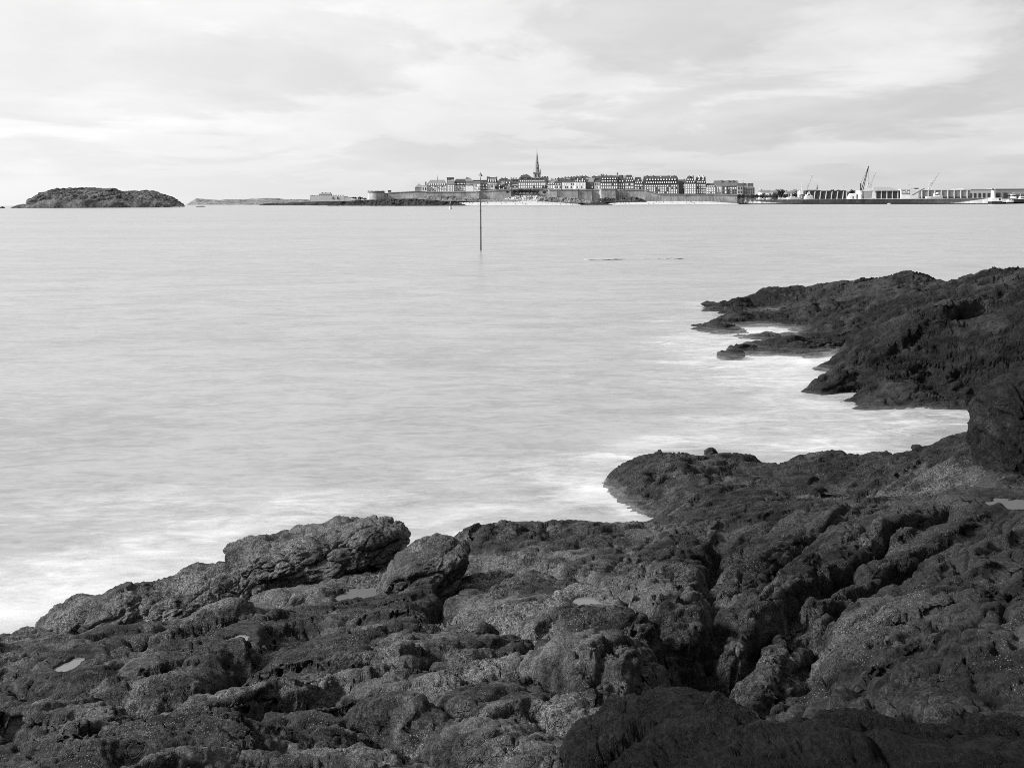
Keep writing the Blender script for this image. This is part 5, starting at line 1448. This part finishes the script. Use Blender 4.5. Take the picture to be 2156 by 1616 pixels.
# boats
def boat(label, px0, px1, py_w, D, hull_py, cabin=(), mast=None, hullmat=None, name='boat', floor=None):
    c = (px0 + px1) / 2
    b = W(c, py_w, D)
    if floor is not None: b.z = floor
    rt = empty(name, b); tag(rt, label, 'boat', 'boats in the harbour')
    L = (px1 - px0) / 2 * D / F; h = max(W(c, hull_py, D).z - b.z, .5); bw = max(L * .3, .8)
    V = []
    for x, wd, zk in ((-1, .75, 0), (-.5, 1, -.05), (.1, 1, -.02), (.65, .7, .1), (1, .05, .3)):
        V += [(x * L, -wd * bw * .7, -.2), (x * L, -wd * bw, h * (1 + zk)), (x * L, wd * bw, h * (1 + zk)), (x * L, wd * bw * .7, -.2)]
    Fq = []
    for i in range(4):
        for k in range(4):
            Fq.append((i * 4 + k, i * 4 + 4 + k, i * 4 + 4 + (k + 1) % 4, i * 4 + (k + 1) % 4))
    Fq += [(0, 1, 2, 3), (19, 18, 17, 16)]
    mesh_obj('hull', V, Fq, hullmat or M_WHITE, rt)
    for (a, d, t_) in cabin:
        x0, x1 = px_x(a, D) - b.x, px_x(d, D) - b.x; zt = W(c, t_, D).z - b.z
        cb = mesh_obj('cabin', [(x0, -bw * .6, h * .9), (x1, -bw * .6, h * .9), (x1, bw * .6, h * .9), (x0, bw * .6, h * .9), (x0 + .3, -bw * .5, zt), (x1 - (x1 - x0) * .25, -bw * .5, zt), (x1 - (x1 - x0) * .25, bw * .5, zt), (x0 + .3, bw * .5, zt)],
                        [(0, 1, 5, 4), (1, 2, 6, 5), (2, 3, 7, 6), (3, 0, 4, 7), (4, 5, 6, 7)], M_WHITE, rt)
        box('window', x0 + (x1 - x0) * .15, x1 - (x1 - x0) * .3, -bw * .62, -bw * .5, h * .9 + (zt - h * .9) * .45, h * .9 + (zt - h * .9) * .75, M_WIN_D, cb)
    if mast:
        tubes('mast', [((0, 0, h), (0, 0, W(c, mast, D).z - b.z), .12, 5)], M_IRON_W, rt)
    return rt
boat('white motor yacht with a raked cabin before the black hangar', 1693, 1712, 418, 1330, 413.5, [(1696, 1710, 409.5), (1700, 1707, 406)], 402, floor=QZ - .1)
boat('long low white boat left of the motor yacht', 1657, 1684, 418.3, 1370, 415.2, [(1664, 1674, 413.2)], floor=QZ - .1)
boat('small white boat among the harbour trees', 1613, 1622, 418, 1400, 416.4, [], floor=QZ - .1)
boat('tiny white boat near the wall end', 1596, 1604, 418, 1415, 416.6, [], floor=QZ - .1)
boat('white ferry bow with a sloping deck before the long warehouse', 1950, 1985, 417, 1200, 413.5, [(1966, 1978, 408), (1972, 1976, 405.5)], floor=QZ - .1)
boat('white cruiser on the water right of the lighthouse', 2119, 2134, 425.6, 1000, 422.5, [(2122, 2130, 419.5)])
boat('dark fishing boat at the right edge', 2132, 2165, 425, 1020, 419, [(2146, 2158, 413)], 408, M_HULL)
boat('tiny motor boat under the harbour wall', 1869, 1876, 430.6, 1190, 428.6, [(1871, 1874, 427.4)])
# sail and white marquee on the quay
ss = empty('sailboat', (px_x(1840, 1262), 1262, QZ - .4)); tag(ss, 'white sail standing up behind the harbour wall', 'sailboat')
def sx_(px): return px_x(px, 1262) - ss.location.x
def sz_(py): return W(1840, py, 1262).z - ss.location.z
V = [(sx_(1835), 0, sz_(417.8)), (sx_(1844.8), .2, sz_(417.8)), (sx_(1843.2), .35, sz_(408)), (sx_(1841), .25, sz_(400)), (sx_(1839.6), .1, sz_(399.6)), (sx_(1836), .05, sz_(406.5))]
V2 = V + [(x, y + .12, z) for x, y, z in V]
mesh_obj('sail', V2, [(0, 1, 2, 3, 4, 5), (11, 10, 9, 8, 7, 6)] + [(i, i + 6, (i + 1) % 6 + 6, (i + 1) % 6) for i in range(6)], M_WHITE, ss)
tubes('mast', [((sx_(1835.5), .1, -1), (sx_(1836), .1, sz_(388)), .13, 6)], M_STEEL_D, ss)
mq = empty('marquee', (px_x(1796, 1340), 1340, QZ - .3)); tag(mq, 'white marquee with a sloping roof beside the black hangar', 'tent')
def mx(px): return px_x(px, 1340) - mq.location.x
def mz(py): return W(1796, py, 1340).z - mq.location.z
V = [(mx(1788), 0, 0), (mx(1803), 0, 0), (mx(1803), 0, mz(407)), (mx(1793), 0, mz(407.5)), (mx(1788), 0, mz(414))]
V2 = V + [(x, 8, z) for x, y, z in V]
mesh_obj('canvas', V2, [(0, 1, 2, 3, 4), (9, 8, 7, 6, 5)] + [(i, i + 5, (i + 1) % 5 + 5, (i + 1) % 5) for i in range(5)], M_WHITE, mq)
box('door', mx(1795), mx(1797), -.15, .1, 0, mz(413), M_STEEL_D, mq)

# marker pole in the water
x0, y0, _ = at_z(1012.4, 527.5, 0)
mk_ = empty('marker_pole', (x0, y0, 0)); tag(mk_, 'tall thin navigation marker pole with a cone topmark standing in the water', 'marker pole')
ppx = y0 / F
def zz2(py): return W(1012.4, py, y0).z
M_POLE = plain('weathered_pole', .045, .7, .35, 3.0)
M_POLE_T = plain('painted_topmark', .05, .6, .15, 4.0)
lo_ = prism('lower_pile', 14, 1.75 * ppx, 1.35 * ppx, -2.5, zz2(419), M_POLE, mk_)
up_ = prism('upper_post', 12, .85 * ppx, .6 * ppx, zz2(419), zz2(374), M_POLE, mk_)
for py in (419.5, 407, 393.5): prism('collar', 14, 1.5 * ppx, 1.5 * ppx, zz2(py + .9), zz2(py - .9), M_POLE_T, mk_)
prism('collar', 14, 2.1 * ppx, 2.1 * ppx, zz2(445), zz2(443.6), M_POLE_T, mk_); prism('collar', 14, 2.1 * ppx, 2.1 * ppx, zz2(480), zz2(478.6), M_POLE_T, mk_)
tubes('topmark_rod', [((0, 0, zz2(375)), (0, 0, zz2(364)), .3 * ppx, 6)], M_POLE_T, mk_)
tm_ = prism('topmark_cone', 4, 4.6 * ppx, 0, zz2(370.6), zz2(362.3), M_POLE_T, mk_, R(10))
prism('topmark_rim', 4, 4.8 * ppx, 4.6 * ppx, zz2(371.4), zz2(370.6), M_STEEL_G, tm_, R(10))

# buoy
bx, by, _ = at_z(948.2, 440.6, 0)
bu = empty('buoy', (bx, by, sea_z(bx, by))); tag(bu, 'small channel buoy with a dark lattice top, left of the pole', 'buoy')
bp = by / F
prism('float', 16, 3.8 * bp, 2.6 * bp, -.4, 4.5 * bp, M_STEEL_G, bu); prism('skirt', 16, 2.6 * bp, 1.2 * bp, 4.5 * bp, 7.5 * bp, M_PALE, bu)
tubes('lattice', [((math.cos(a) * 2.2 * bp, math.sin(a) * 2.2 * bp, 7 * bp), (math.cos(a) * 1.2 * bp, math.sin(a) * 1.2 * bp, 13 * bp), .45 * bp, 5) for a in (.3, 1.9, 3.4, 5.0)], M_STEEL_D, bu)
prism('lamp_house', 10, 1.6 * bp, 1.6 * bp, 8.5 * bp, 11.5 * bp, M_STEEL_D, bu); prism('topmark', 6, .9 * bp, 0, 13 * bp, 17 * bp, M_STEEL_G, bu)

# bathers: a scattered far-off crowd
def crowd():
    g = random.Random(11)
    V, Fc = [], []
    def add(vf, off, sc=1):
        k = len(V); V.extend([tuple(Vector(q) * sc + Vector(off)) for q in vf[0]]); Fc.extend([tuple(i + k for i in q) for q in vf[1]])
    dg = bpy.context.evaluated_depsgraph_get()
    n = 0
    while n < 120:
        px = g.uniform(940, 1215) if g.random() < .75 else g.uniform(1290, 1480)
        D = g.uniform(1442, 1468)
        x = px_x(px, D)
        okh, loc, nrm, idx, ob, mt_ = scene.ray_cast(dg, Vector((x, D, 60)), Vector((0, 0, -1)))
        n += 1
        if not okh or ob.name.split('.')[0] != 'beach': continue
        z = loc.z
        for s in (-.12, .12): add(cyl_between((s, 0, 0), (s * .8, 0, .85), .11, 5, .14), (x, D, z), 1.1)
        add(cyl_between((0, 0, .8), (0, 0, 1.45), .2, 6, .24), (x, D, z), 1.1)
        add(cyl_between((-.3, 0, .75), (-.24, 0, 1.4), .06, 4, .08), (x, D, z), 1.1); add(cyl_between((.3, 0, .75), (.24, 0, 1.4), .06, 4, .08), (x, D, z), 1.1)
        add(cyl_between((0, 0, 1.5), (0, 0, 1.75), .1, 6, .09), (x, D, z), 1.1)
    o = mesh_obj('bathers', V, Fc, plain('swimwear_and_skin', .09, .8, .6, 2.0))
    tag(o, 'scattered crowd of tiny bathers on the far beaches', 'people', kind='stuff')
bpy.context.view_layer.update()
crowd()
